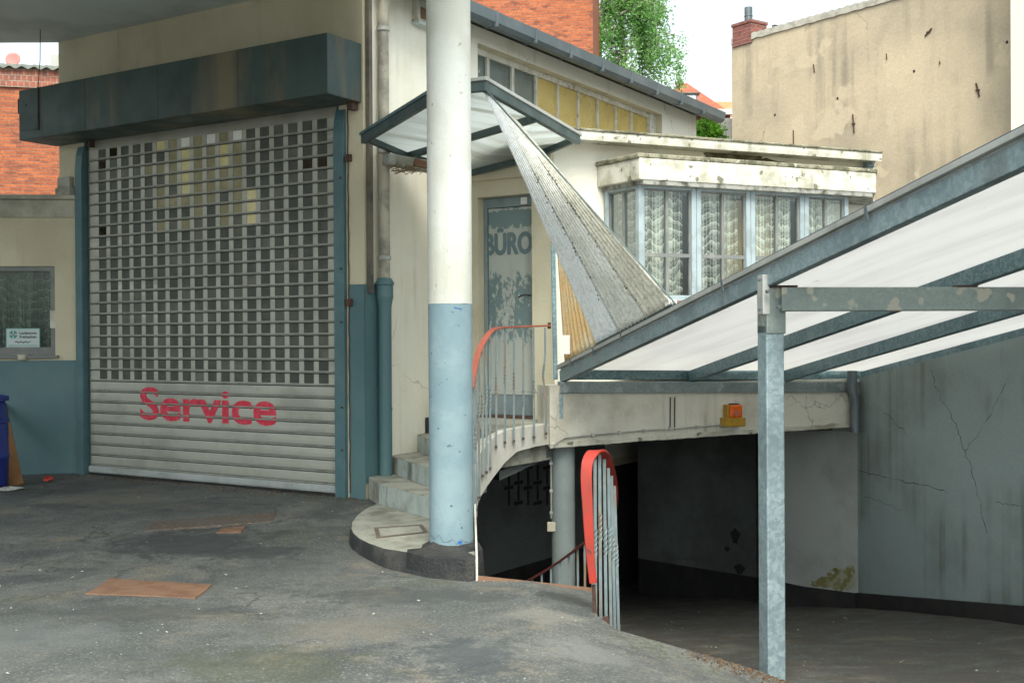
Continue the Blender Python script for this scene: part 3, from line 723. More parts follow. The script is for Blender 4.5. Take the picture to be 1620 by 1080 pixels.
for r in range(NR):
    z1 = zt-r*pt_; z0 = z1-pt_
    mb = MB(); hs_ = []
    for c in range(18):
        h0 = hu0+c*pitch; hs_.append((h0, h0+hw, z0+.0225, z1-.0055))
    mb.wall(S, u0s, u1s, z0+.017, z1-.0015, hs_, .004, 0)
    bead(mb, z0)
    sl = part('slat', mb, [M['alu'], M['alu_dark'], M['black']], rs)
    mb = MB()
    for c in range(18):
        h0 = hu0+c*pitch; glow = sstep(3.5, 6, c)*(1-sstep(10, 13.5, c))*(1-sstep(4, 9, r))  # share of painted back glow, strongest in the upper middle panes
        if r == 0 and 5 <= c <= 11: mi = random.choice([4, 4, 2, 3, 4])
        elif (c == 7 and 1 <= r <= 4) or (c == 10 and r in (1, 2)) or (c == 12 and 5 <= r <= 7): mi = 3
        elif random.random() < glow*.9: mi = 2
        elif random.random() < .22+glow*.5: mi = 1
        else: mi = 0
        zb_ = z1-.0125 if (r, c) in missing else z0+.019
        e0_ = h0-(pitch-hw)/2; e1_ = e0_+pitch
        mb.face([S.pt(e0_, zb_, -.0055), S.pt(e1_, zb_, -.0055), S.pt(e1_, z1-.003, -.0055), S.pt(e0_, z1-.003, -.0055)], mi)
    part('glazing', mb, [M['pane_dark'], M['pane_mid'], M['pane_glow'], M['pane_glow_bright'], M['pane_daylight']], sl)
for r in range(NS):
    z1 = zb-r*ps_; z0 = z1-ps_
    mb = MB()
    mb.profile(S, u0s, u1s, [(-.012, z0+.021), (0, z0+.021), (.003, z0+.05), (.003, z1-.03), (0, z1-.0015), (-.012, z1-.0015)])
    bead(mb, z0)
    part('slat', mb, [M['alu'], M['alu_dark'], M['black']], rs)
mb = MB(); mb.profile(S, u0s-.01, u1s+.005, [(-.02, GZ+.03), (.028, GZ+.03), (.032, GZ+.05), (.032, z_lo-.012), (.024, z_lo-.002), (-.02, z_lo-.002)])
part('bottom_rail', mb, M['alu_bright'], rs, .004)
mb = MB(); mb.profile(S, u0s, u1s, [(-.012, GZ-.01), (.02, GZ-.01), (.02, GZ+.0295), (-.012, GZ+.0295)]); part('rubber_seal', mb, M['black'], rs)
mb = MB(); mb.profile(S, u0s, u1s, [(-.02, zt+.0005), (.0, zt+.0005), (-.02, zt+.10), (-.08, zt+.3), (-.10, zt+.3), (-.04, zt+.1)]); part('curtain_sheet', mb, M['alu'], rs)
# guide rails
gtz = 3.83
def curved_rail(ua, ub):
    mb = MB(); mb.profile(S, ua, ub, [(-.02, GZ-.06), (.075, GZ-.06), (.075, gtz-.35), (.06, gtz-.18), (.02, gtz-.05), (-.02, gtz)])
    return part('guide_rail', mb, M['bluesteel'], rs, .004)
g1 = curved_rail(SU1-.012, S.uz(553, 600)[0]); g0 = curved_rail(S.uz(128.5, 500)[0], S.uz(139, 500)[0])
for zz in (.55, .95, 1.75, 2.25, 3.1):
    mb = MB(); c = S.pt(S.uz(549, 600)[0], zz, .08); mb.obox(c, S.t*.009, S.n*.006, Z*.009); part('bolt', mb, M['rustdark'], g1)
# rusty locking chain line and hooks beside the rail
mb = MB(); uu = S.uz(556.5, 500)[0]
mb.tube([S.pt(uu+.004*math.sin(i*2.1), GZ+.05+i*.11, .042) for i in range(34)], .006, 5)
for zz in (3.28, 1.93): mb.box(S, uu-.012, uu+.045, zz-.03, zz+.035, .036, .075)
part('seal_strip', mb, M['rustdark'], rs)
# housing
HO = .51
hl = S.uz(30, 180, HO)[0]; hr = S.uz(518, 100, HO)[0]
hz1 = (S.uz(518, 50, HO)[1]+S.uz(30, 145, HO)[1])/2; hz0 = (S.uz(518, 149, HO)[1]+S.uz(30, 222, HO)[1])/2
mb = MB(); mb.box(S, hl, hr, hz0, hz1, .032, HO)
def mat_housing():
    m = M['housing'].copy(); t = m.node_tree; bs = t.nodes['Principled BSDF']; src = bs.inputs['Base Color'].links[0].from_socket
    def nd(ty, op=None, *ins):
        q = t.nodes.new(ty)
        if op: q.operation = op
        for i, v in enumerate(ins):
            if isinstance(v, bpy.types.NodeSocket): t.links.new(v, q.inputs[i])
            else: q.inputs[i].default_value = v
        return q
    pos = t.nodes.new('ShaderNodeNewGeometry').outputs['Position']
    us_ = (S.hit(352, 150, HO)-S.p0).dot(S.t)
    d = nd('ShaderNodeVectorMath', 'DOT_PRODUCT', nd('ShaderNodeVectorMath', 'SUBTRACT', pos, S.p0+S.t*us_).outputs[0], S.t).outputs['Value']
    ns = nd('ShaderNodeTexNoise'); t.links.new(nd('ShaderNodeVectorMath', 'MULTIPLY', pos, (6, 6, 1.4)).outputs[0], ns.inputs['Vector']); ns.inputs['Scale'].default_value = 1; ns.inputs['Detail'].default_value = 6
    a = nd('ShaderNodeMapRange', None, nd('ShaderNodeMath', 'ABSOLUTE', d).outputs[0], .05, .5, .75, 0).outputs[0]
    f = nd('ShaderNodeMapRange', None, nd('ShaderNodeMath', 'ADD', a, ns.outputs[0]).outputs[0], .68, 1.3, 0, .8).outputs[0]
    mx = t.nodes.new('ShaderNodeMix'); mx.data_type = 'RGBA'; t.links.new(f, mx.inputs[0]); t.links.new(src, mx.inputs[6]); mx.inputs[7].default_value = (.20, .16, .095, 1)
    t.links.new(mx.outputs[2], bs.inputs['Base Color']); return m
hsg = part('housing', mb, mat_housing(), rs, .006)
mb = MB(); x0 = S.uz(34, 180, HO)[0]; x1 = S.uz(60, 180, HO)[0]
mb.box(S, x0, x1, hz0+.10, hz1-.04, HO+.001, HO+.006); part('access_panel', mb, M['housing'], hsg, .003)
mb = MB(); mb.box(S, x1+.005, x1+.022, hz0+.08, hz1, HO+.001, HO+.012); mb.box(S, hl-.035, hl-.002, hz0+.3, hz0+.46, HO-.12, HO-.01)
mb.box(S, x0+.08, x0+.1, hz1-.18, hz1-.16, HO+.006, HO+.011)
part('hinge', mb, M['rustdark'], hsg)
for k in (.25, .5, .75):
    mb = MB(); u = hl+(hr-hl)*k; mb.box(S, u-.0015, u+.0015, hz0+.004, hz1-.004, HO+.0006, HO+.0025); part('seam', mb, M['housing'], hsg)
mb = MB(); u = S.uz(566, 180)[0]; mb.box(S, u-.03, u+.035, hz0-.07, hz0-.002, .0355, .12); part('housing_bracket', mb, M['rustdark'], rs); mb = MB(); mb.box(S, hl+.62, hl+.66, hz0-.07, hz0-.002, .0355, .1)
part('housing_bracket', mb, M['rustdark'], rs)
# lettering, broken by the slat seams
lu0 = S.uz(222, 640)[0]; lu1 = S.uz(437.5, 650)[0]; lz0 = S.uz(240, 664.5)[1]; lz1 = S.uz(240, 612)[1]
part('lettering', text_faces("Service", S, lu0, lu1, lz0, lz1, .0055, .003, .022), M['lettering_red'], rs)

# thin cable from the slab down to the housing
mb = MB(); p0 = S.hit(66, 66, .8); p1 = S.pt(x1+.012, hz1+.0, HO+.006)
mb.tube([V((p1.x+.03, p1.y, 4.955)), p1.lerp(V((p1.x, p1.y, 4.9)), .5)+V((.025, 0, 0)), p1, p1-Z*.02], .0045, 6)
tag(part('hanging_cable', mb, M['wire']), 'thin black cable hanging from the slab edge to the left end of the shutter housing', 'cable')

# overhead slab
mb = MB()
q = [S.pt(uC-.03, 0, .034), S.pt(uL, 0, .034), V((-7.2, S.pt(uL, 0).y+.45, 0)), V((-9, 13.2, 0)), V((-10, 3.2, 0)), V((-1.4, 3.2, 0)), V((.05, 7.05, 0))]
q[2] = V((-7.5, atz(0, 68, zTop-.01).y+.1, 0)); q[3] = V((-9.5, q[2].y+.15, 0))
qq = []
for i in range(len(q)):
    a, b = q[i], q[(i+1) % len(q)]; n = 10 if i in (1, 2) else 1
    for k in range(n):
        p = a.lerp(b, k/n)
        if n > 1 and k > 0: p = p+V((0, random.uniform(-.05, .03), 0))
        qq.append(p)
mb.prism(qq, zTop-.002, zTop+.28)
tag(part('overhead_slab', mb, M['slab']), 'grey concrete canopy slab overhead above the roller shutter, chipped at its edge', 'concrete slab')

# ---- downpipe by the shutter
dp = thing('downpipe', 'weathered downpipe at the building corner with a blue cast iron lower half', 'downpipe', W.pt(.2, .25, .1))
pc = S.hit(599, 600, .02) ; pc = S.pt(uC+.06, 0, .03)
def PP(z): 
    return V((pc.x, pc.y, z))
zsock = S.uz(600, 440)[1]
bx = W.pt(.17, 0, .085)
mb = MB()
mb.tube([bx+Z*z for z in (zsock-.02, 2.6, 3.3, 4.2, 4.62)] + [bx+W.n*.02+Z*4.74, bx+W.n*.07+W.t*.06+Z*4.84, bx+W.n*.13+W.t*.17+Z*4.95, bx+W.n*.16+W.t*.3+Z*5.05], .052, 14)
part('upper_pipe', mb, weather('streaked zinc pipe', (.42, .39, .31), (.20, .19, .16), 3.5, ss=(9, 9, .5), streak=(.07, .065, .05), sa=.8, rough=.6, bump=.3), dp)
mb = MB()
for z in (2.35, 2.05, 3.35, 4.5): mb.lathe(bx, [(.053, z-.02), (.062, z-.018), (.062, z+.018), (.053, z+.02)], 14)
part('pipe_clip', mb, M['conduit'], dp)
mb = MB()
mb.lathe(bx, [(.062, .22), (.062, zsock-.28), (.066, zsock-.24), (.078, zsock-.18), (.082, zsock-.165), (.08, zsock-.16), (.08, zsock-.06), (.09, zsock-.05), (.09, zsock-.035), (.06, zsock+.01), (.045, zsock+.012)], 20)
mb.lathe(bx, [(.0625, .92), (.066, .922), (.066, .945), (.0625, .947)], 20)
part('lower_pipe', mb, M['dado'], dp)
mb = MB()
mb.box(W, -.0, .05, 2.02, 4.9, .0095, .05)
part('corner_strip', mb, weather('dark weathered strip', (.15, .13, .10), (.08, .075, .065), 4, bump=.4), dp)

# wall lamp high on the side wall
mb = MB(); u0 = W.uz(651, 20)[0]; u1 = W.uz(672, 20)[0]; 
wl_ = thing('wall_lamp', 'small rusty white lamp box high on the white side wall behind the pillar', 'lamp', W.pt(u0, 4.6, 0))
zl = W.uz(655, 36)[1]
mb.box(W, u0, u0+.3, zl, zl+.6, .006, .08); part('lamp_case', mb, M['framewhite'], wl_, .008)
mb = MB(); mb.box(W, u0+.04, u0+.28, zl+.03, zl+.14, .081, .087); part('rust_patch', mb, M['rust'], wl_)
mb = MB(); mb.box(W, u0-.012, u0+.31, zl-.03, zl-.002, .006, .1); part('lower_lip', mb, M['paper'], wl_, .004)

# ================================================================== LEFT ANNEX
an0 = S.pt(S.uz(131, 600)[0], 0, -.02)
AN = Plane(V((an0.x, an0.y, 0)), az(-95))                    # runs to the left, nearly square to the view
ann = thing('annex', 'low cream annex with blue painted base left of the roller shutter', 'building', AN.pt(1.5, .05))
ztop = AN.uz(60, 316)[1]; zdado = AN.uz(60, 570)[1]
wu0 = AN.uz(87, 490)[0]; wz0 = AN.uz(40, 562)[1]; wz1 = AN.uz(40, 421)[1]; wu1 = wu0+1.15
mb = MB(); mb.wall(AN, -.02, 5, -.1, ztop, [(wu0, wu1, wz0, wz1)], .25, 0)
mb.hexa([AN.pt(0, -.1, -.26), AN.pt(5, -.1, -.26), AN.pt(5, -.1, -5), AN.pt(0, -.1, -5)], [AN.pt(0, ztop, -4.8), AN.pt(5, ztop, -4.8), AN.pt(5, ztop, -5), AN.pt(0, ztop, -5)])
part('wall', mb, M['cream'], ann)
mb = MB(); mb.hexa([AN.pt(.0, ztop-.12, -.255), AN.pt(5, ztop-.12, -.255), AN.pt(5, ztop-.12, -4.79), AN.pt(.0, ztop-.12, -4.79)], [AN.pt(.0, ztop-.02, -.255), AN.pt(5, ztop-.02, -.255), AN.pt(5, ztop-.02, -4.79), AN.pt(.0, ztop-.02, -4.79)]); mb.box(AN, 4.75, 4.99, -.1, ztop-.125, -4.78, -.26); part('roof', mb, M['rooffelt'], ann)
mb = MB(); mb.box(AN, -.02, 5, ztop+.001, ztop+.05, -.3, .06); mb.box(AN, -.0, 5, ztop-.20, ztop-.0, .0005, .018)
part('coping', mb, weather('grimy coping', (.44, .42, .34), (.27, .26, .21), 2, streak=(.12, .11, .08), sa=.5, bump=.4), ann, .006)
mb = MB(); mb.box(AN, .0, 5, .0, zdado, .0005, .006); part('painted_dado', mb, M['dado'], ann)
mb = MB(); fw = .055
mb.box(AN, wu0, wu0+fw, wz0, wz1, -.12, -.03); mb.box(AN, wu1-fw, wu1, wz0, wz1, -.12, -.03)
mb.box(AN, wu0+fw, wu1-fw, wz1-fw, wz1, -.12, -.03); mb.box(AN, wu0+fw, wu1-fw, wz0, wz0+.09, -.12, -.03)
win = part('window', mb, M['framegrey'], ann, .004)
mb = MB(); mb.box(AN, wu0+fw, wu1-fw, wz0+.09, wz1-fw, -.085, -.08); part('pane', mb, M['glass_dull'], win)
mb = MB(); mb.box(AN, wu0-.015, wu0+.06, wz0+.30, wz0+.5, -.0295, -.012); part('hinge', mb, M['framewhite'], win, .004)
mb = MB(); mb.box(AN, wu0-.04, wu1+.04, wz0-.035, wz0-.001, -.12, .05); part('sill', mb, M['framegrey'], win, .004)
mb = MB(); mb.box(AN, wu0-.2, wu1+.2, wz0-.3, wz1+.2, -1.2, -1.15); part('inner_wall', mb, M['room'], ann)
def curtain(P, u0, u1, z0, z1, off, label, m=None, amp=.018, group='net curtains in the windows'):
    mb = MB(); n = max(12, int((u1-u0)/.012)); vs = []
    ph = random.uniform(0, 6)
    for i in range(n+1):
        u = u0+(u1-u0)*i/n; o = off+amp*math.sin(u*42+ph)+amp*.6*math.sin(u*19+ph*2)
        vs += [P.pt(u, z0, o), P.pt(u, z1, o)]
    mb.mesh(vs, [(2*i, 2*i+2, 2*i+3, 2*i+1) for i in range(n)], 0, True)
    o = part('net_curtain', mb, m or M['net'], None, uvfix=(P.t, Z)); tag(o, label, 'curtain', group); return o
curtain(AN, wu0-.12, wu1+.12, wz0+.02, wz1-.04, -.2, 'dim net curtain behind the small window of the annex left of the shutter', M['net_dim'])
# notice
sg = thing('paper_notice', 'white notice about keeping the loading zone clear, taped inside the annex window', 'sign', AN.pt(wu0+.2, wz0, -.05))
nu1, nz1 = AN.uz(9, 519, -.07); nu0, nz0 = AN.uz(63.5, 552, -.07)
NP = Plane(AN.pt(nu1, 0), -AN.t); nw = nu1-nu0; nh = nz1-nz0      # runs left to right
mb = MB(); mb.box(NP, 0, nw, nz0, nz1, -.073, -.07); part('sheet', mb, M['paper'], sg)
mb = MB()
mb.box(NP, .0, nw, nz0, nz0+.008, -.0698, -.069); mb.box(NP, 0, nw, nz1-.008, nz1, -.0698, -.069); mb.box(NP, 0, .008, nz0+.0085, nz1-.0085, -.0698, -.069); mb.box(NP, nw-.008, nw, nz0+.0085, nz1-.0085, -.0698, -.069)
mb.box(NP, .03, nw-.03, nz0+nh*.12, nz0+nh*.14, -.0698, -.069); mb.box(NP, .03, nw-.03, nz0+nh*.19, nz0+nh*.205, -.0698, -.069)
part('border', mb, M['green_ink'], sg)
part('lettering', text_faces("Ladezone", NP, nw*.40, nw*.9, nz0+nh*.70, nz0+nh*.84, -.0688, .001, .03), M['ink'], sg)
part('lettering', text_faces("freihalten", NP, nw*.40, nw*.9, nz0+nh*.52, nz0+nh*.66, -.0688, .001, .03), M['ink'], sg)
mb = MB(); cc = NP.pt(nw*.22, nz0+nh*.70, -.0688)
for k in range(4):
    a0 = math.pi/2*k+math.pi/4; pts = [cc+(NP.t*math.cos(a0+t)+Z*math.sin(a0+t))*(.0 if t is None else .1)*0 for t in ()]
    fan = [cc+(NP.t*math.cos(a0)+Z*math.sin(a0))*.008] + [cc+(NP.t*math.cos(a0+t)+Z*math.sin(a0+t))*nh*.19 for t in (-.62, -.3, 0, .3, .62)]
    mb.face(fan)
part('emblem', mb, [M['green_ink']], sg, recalc=False)
mb = MB(); mb.obox(cc+NP.n*.0006, NP.t*nh*.04, Z*nh*.04, NP.n*.0003); part('emblem_centre', mb, M['orange_ink'], sg)
mb = MB(); mb.tube([NP.pt(nw*(.27+.05*i), nz0+nh*(.34+.05*math.sin(i*2.3)), -.0685) for i in range(10)], .005, 4); part('signature', mb, M['ink'], sg)
# wax pot on the sill
mb = MB(); mb.lathe(AN.hit(36, 569, .005), [(.055, 0), (.06, .01), (.06, .055), (.05, .062), (.045, .05)], 18)
tag(part('wax_pot', mb, M['wax']), 'small round cream pot on the annex window sill', 'pot')
# bin and plank
bb = gpt(-12, 772); bb = V((bb.x-.14, bb.y-.02, yz(bb.x, bb.y)))
bn = thing('plastic_barrel', 'dark blue plastic barrel at the left edge against the annex wall', 'barrel', bb)
br = .29
mb = MB(); mb.lathe(bb, [(br-.03, .0), (br-.01, .02), (br, .08), (br+.004, .3), (br+.012, .31), (br+.012, .34), (br+.004, .35), (br, .66), (br+.012, .67), (br+.012, .70), (br, .71), (br-.01, .84), (br-.03, .88)], 36)
part('body', mb, M['bluebin'], bn)
mb = MB(); mb.lathe(bb, [(br-.02, .882), (br+.01, .885), (br+.01, .93), (br-.02, .94), (br-.04, .925)], 36); part('rim', mb, M['bluebin'], bn)
mb = MB(); p0 = gpt(26, 768); p1 = AN.hit(8, 640, .03); ax = (p1-p0).normalized(); sx = V((1, .05, 0)); sx = (sx-ax*sx.dot(ax)).normalized(); nn = ax.cross(sx)
p0b = gpt(26, 767)
mb.hexa([p0b-sx*.07-nn*.012, p0b+sx*.07-nn*.012, p0b+sx*.07+nn*.012, p0b-sx*.07+nn*.012], [p1-sx*.055-nn*.012, p1+sx*.015-nn*.012, p1+sx*.015+nn*.012, p1-sx*.055+nn*.012])
tag(part('wooden_plank', mb, M['plank'], None, .003), 'tapering orange brown plank leaning on the blue wall beside the barrel', 'plank')
# ragged pier stub between annex roof and housing
mb = MB(); u0 = S.uz(101, 280)[0]; u1 = S.uz(124, 280)[0]
mb.box(S, u0, u1, ztop+.05, ztop+.14, .031, .12); mb.box(S, u0-.0, u1-.04, ztop+.14, ztop+.26, .031, .09)
part('broken_pier', mb, M['concrete'], sb, .01)

# ================================================================== PILLAR
pb = atz(714.5, 886, .06); pcx = pb + V((pb.x, pb.y, 0)).normalized()*.155; pcx = V((pcx.x, pcx.y, 0))
pl = thing('pillar', 'round concrete pillar painted white above and pale blue below', 'pillar', V((pcx.x, pcx.y, -.05)))
zpb = CAMP.z + ray(714, 481).z*pcx.length
PR = .1545
mb = MB(); mb.lathe(pcx, [(PR, .1), (PR, .5), (PR, 1.0), (PR, zpb)], 64, jit=lambda i, a: (.0012*math.sin(5*a+i), 0)); part('blue_shaft', mb, M['pillar_blue'], pl)
mb = MB(); mb.lathe(pcx, [(PR+.0015, zpb), (PR+.0015, 2.5), (PR+.001, 3.5), (PR+.001, zTop-.003)], 64, jit=lambda i, a: (0, .0012*math.sin(7*a) if i == 0 else 0)); part('white_shaft', mb, M['pillar'], pl)
mb = MB(); mb.lathe(pcx, [(PR+.085, -.14), (PR+.075, -.02), (PR+.066, .10), (PR+.05, .14), (PR+.004, .165)], 64, jit=lambda i, a: ((.012*noise.noise(V((math.cos(a)*3, math.sin(a)*3, i))) if i < 4 else 0), (.02*noise.noise(V((math.cos(a)*2.2, math.sin(a)*2.2, 5.))) if i >= 3 else 0)))
part('tar_base', mb, M['tar'], pl)
mb = MB(); c = atz(733, 858, 0); 
def onpil(px, py, r=PR+.002):
    rr = ray(px, py); a = rr.x**2+rr.y**2; o = CAMP-pcx; b_q = 2*(rr.x*o.x+rr.y*o.y); c_q = o.x**2+o.y**2-r*r
    k = (-b_q-math.sqrt(b_q*b_q-4*a*c_q))/(2*a); return CAMP+rr*k
h = onpil(728, 858); nrm = (h-pcx); nrm.z = 0; nrm.normalize(); tt = Z.cross(nrm)
mb.face([h+tt*.018*math.cos(a)*(1+.3*math.sin(3*a))+Z*.013*math.sin(a) for a in [i*.52 for i in range(12)]])
h2 = onpil(725, 488); mb.face([h2-tt*.03+Z*.012, h2-tt*.03+Z*.006, h2+tt*.028-Z*.008, h2+tt*.028-Z*.002])
crk = MB(); xs_ = [681+i*3.4 for i in range(21)]; ys_ = [848+8*sstep(690, 705, x)+3*math.sin(x*.35)+2*math.sin(x*1.3) for x in xs_]
for i in range(20):
    w_ = .25+.25*math.sin(i*1.7); crk.face([onpil(xs_[i], ys_[i]-w_), onpil(xs_[i+1], ys_[i+1]-w_), onpil(xs_[i+1], ys_[i+1]+.35), onpil(xs_[i], ys_[i]+.35)])
part('paint_crack', crk, M['tar'], pl, recalc=False)
part('paint_mark', mb, weather('bright blue mark', (.03, .14, .42), None, bump=0), pl, recalc=False)

# ================================================================== ENTRANCE STAIR
zP = .12
top_px = [(598.5, 795), (580, 803), (565, 814), (557, 825), (555.5, 834), (559, 842), (568, 850), (584, 858), (606, 865.5), (640, 871), (678, 874)]
bot_px = [(590, 806), (566, 822), (556, 838), (552.5, 849), (552, 857), (557, 866), (568, 876), (586, 887), (606, 897), (640, 907), (678, 916)]
tp = [atz(x, y, zP) for x, y in top_px]; bp = [gpt(x, y) for x, y in bot_px]
es = thing('entrance_stair', 'worn concrete winding stair on a rounded platform leading up to the office door', 'stair', V((-.7, 9, 0)))
st_d = {751: 9.0, 761: 9.2, 782: 9.5, 818: 9.85, 847: 10.08, 879: 10.35}
St = {k: at(k, 700, v) for k, v in st_d.items()}
jn = V((hole[0].x-.0, hole[0].y, 0)); 
wall_end = W.pt(.02, 0, .01)
poly = [(p.x, p.y) for p in tp] + [(pcx.x+.05, pcx.y-.16), (hole[0].x+.005, hole[0].y-.02), (-.31, 8.97), (-.4, 9.9), (-1.0, 10.4), (-1.25, 10.5)]
mb = MB(); mb.prism(poly, .05, zP)
part('platform', mb, M['concrete'], es, .008)
mb = MB(); n = len(tp); rows = []
for i in range(n-1):
    for k in range(6):
        t_ = k/6; rows.append((tp[i].lerp(tp[i+1], t_), bp[i].lerp(bp[i+1], t_)))
rows.append((tp[-1], bp[-1])); vs = []
for j, (a0, b0) in enumerate(rows):
    d0 = V((b0.x-a0.x, b0.y-a0.y, 0)).normalized()
    def jz(k): return .016*noise.noise(V((j*.23, k*1.7, 4)))
    vs += [a0+d0*.010-Z*.004, a0.lerp(b0, .2)+d0*(.028+jz(1)), a0.lerp(b0, .5)+d0*(.024+jz(2)), a0.lerp(b0, .8)+d0*(.016+jz(3)), b0+d0*(.02+jz(4))-Z*.05]
mb.mesh(vs, [(5*j+k, 5*j+5+k, 5*j+6+k, 5*j+1+k) for j in range(len(rows)-1) for k in range(4)], 0, True)
# end piece round to the pillar and the stairwell corner
e0, e1 = tp[-1]-Z*.012, bp[-1]
f0 = V((hole[0].x-.01, hole[0].y+.03, zP-.01)); f1 = gpt(736, 917)+V((0, .03, 0))
f1 = gpt(738, 920); f2 = gpt(751.5, 917)
kp = [tp[-2]+V((.02, -.015, 0)), bp[-2], bp[-1], f1, V((hole[0].x-.004, hole[0].y-.012, 0)), V((hole[0].x-.004, hole[0].y+.16, 0)), V((pcx.x, pcx.y, 0))]
nl = len(kp); top_ = [V((p.x+.02*(1 if q in (1, 2, 3) else 0), p.y+.035*(1 if q in (1, 2, 3) else 0), .135+.006*math.sin(q*2.3))) for q, p in enumerate(kp)]; bot_ = [V((p.x, p.y, -.1)) for p in kp]
mb.mesh(bot_+top_, [tuple(range(nl, 2*nl))]+[(i, (i+1) % nl, nl+(i+1) % nl, nl+i) for i in range(nl)])

part('tar_kerb', mb, M['tar'], es)
mb = MB(); e_a, e_b = V((hole[0].x+.004, hole[0].y-.018, 0)), V((-.304, 8.98, 0))
mb.hexa([e_a+Z*-1.8, e_a+V((.014, .004, -1.8)), e_b+V((.014, 0, -1.8)), e_b-Z*1.8], [e_a+Z*.125, e_a+V((.014, .004, .125)), e_b+V((.014, 0, .30)), e_b+Z*.30])
part('platform_edge', mb, M['stringer'], es)
# winding steps
zs_ = [.12, .305, .475, .645, .82]
L1 = atz(600, 797, .12); R1 = atz(678, 812, .12)
L2 = atz(630, 752, .305); R2_ = atz(678, 758.5, .305)
L3 = atz(660, 713, .475)
def shp(px, d, o=.07):
    p = at(px, 700, d); return V((p.x-o*.8, p.y+o*.6, 0))
I0 = [shp(741, 8.85), shp(752, 9.02), shp(762, 9.22), shp(776, 9.43)]
itail = [shp(799, 9.68), shp(818, 9.85), shp(847, 10.08), shp(880, 10.38)]
fronts = [(L1, I0[0], R1), (L2, I0[1], None), (L3, I0[2], None), (V((-.55, 11.2, 0)), I0[3], None)]
inner = I0 + itail
for i in range(4):
    l, r, _ = fronts[i]
    l = V((l.x, l.y, 0)); r = V((r.x, r.y, 0))
    if i < 3:
        l2, r2, _ = fronts[i+1]; l2 = V((l2.x, l2.y, 0)); r2 = V((r2.x, r2.y, 0)); d2 = (r2-l2).normalized(); bk = V((-d2.y, d2.x, 0))*.09
        if bk.y < 0: bk = -bk
        l2 = l2+bk; r2 = r2+bk*.3-d2*.03
        if i == 2: poly = [l, r, r2, V((DW.x+.45, DW.y-.25, 0)), V((DW.x+.03, DW.y-.04, 0))]
        else: poly = [l, r, r2, l2+(l2-r2)*.0]
        if i == 0: poly += [W.pt(.35, 0, .012), W.pt(.0, 0, .012)]
        if i == 1: poly += [W.pt(.75, 0, .012), W.pt(.33, 0, .012)]
    else:
        poly = [l, r] + itail + [D.pt(uDR-.03, 0, .015), V((DW.x+.03, DW.y-.03, 0))]
    z0 = -.05 if i == 0 else zs_[i]-.16
    mb = MB(); mb.prism([(p.x, p.y) for p in poly], max(z0, .10), zs_[i+1]-.0)
    st = part('step' if i < 3 else 'landing', mb, [M['concrete']], es, .008)
    # riser skin
    mb = MB(); d = (V((r.x, r.y, 0))-V((l.x, l.y, 0))).normalized(); nn = V((d.y, -d.x, 0))
    if nn.y > 0: nn = -nn
    a, b = V((l.x, l.y, 0))+nn*.003, V((r.x, r.y, 0))+nn*.003
    mb.hexa([a+Z*(zs_[i]+.002), b+Z*(zs_[i]+.002), b-nn*.002+Z*(zs_[i]+.002), a-nn*.002+Z*(zs_[i]+.002)], [a+Z*(zs_[i+1]-.012), b+Z*(zs_[i+1]-.012), b-nn*.002+Z*(zs_[i+1]-.012), a-nn*.002+Z*(zs_[i+1]-.012)])
    part('riser', mb, M['step_face'], st)
# curved white stringer on the void side
bots = [(751, 812, 9.0), (756, 797, 9.1), (761, 784, 9.2), (771, 768, 9.35), (782, 753, 9.5), (799, 731, 9.68), (818, 714, 9.85), (847, 706, 10.08), (872, 702, 10.3), (884, 700, 10.42)]
tops = [(751, 738, 9.0), (756, 725, 9.1), (761, 714, 9.2), (771, 701, 9.35), (782, 690, 9.5), (799, 681, 9.68), (818, 677, 9.85), (847, 673, 10.08), (872, 670, 10.3), (884, 669, 10.42)]
mb = MB(); lo = [at(*p) for p in bots]; hi = [at(*p) for p in tops]; th = .10
vs = []
for i in range(len(lo)):
    t_ = lo[min(i+1, len(lo)-1)]-lo[max(0, i-1)]; nn = V((-t_.y, t_.x, 0)).normalized()
    if nn.x > 0: nn = -nn
    vs += [lo[i], hi[i], hi[i]+nn*th, lo[i]+nn*th+Z*.02]
fs = []
for i in range(len(lo)-1):
    for j in range(4): fs.append((4*i+j, 4*i+(j+1) % 4, 4*i+4+(j+1) % 4, 4*i+4+j))
fs += [(3, 2, 1, 0), tuple(len(vs)-4+j for j in range(4))]
mb.mesh(vs, fs, 0, False); part('stringer', mb, M['stringer'], es)
# manhole frame in the platform
mb = MB(); mp_ = [atz(x, y, zP+.002) for x, y in ((596, 851), (592, 835), (668, 830), (677, 842))]
ins = [p.lerp(sum(mp_, V())/4, .16) for p in mp_]
for i in range(4):
    a, b, c, d = mp_[i], mp_[(i+1) % 4], ins[(i+1) % 4], ins[i]; mb.hexa([a, b, c, d], [a+Z*.006, b+Z*.006, c+Z*.006, d+Z*.006])
mh = thing('inspection_cover', 'small concrete inspection cover with a rusty frame in the stair platform', 'cover', mp_[0])
part('frame', mb, M['cover'], mh)
mb = MB(); mb.slab([p+Z*.003 for p in ins], .004); part('lid', mb, M['concrete'], mh)

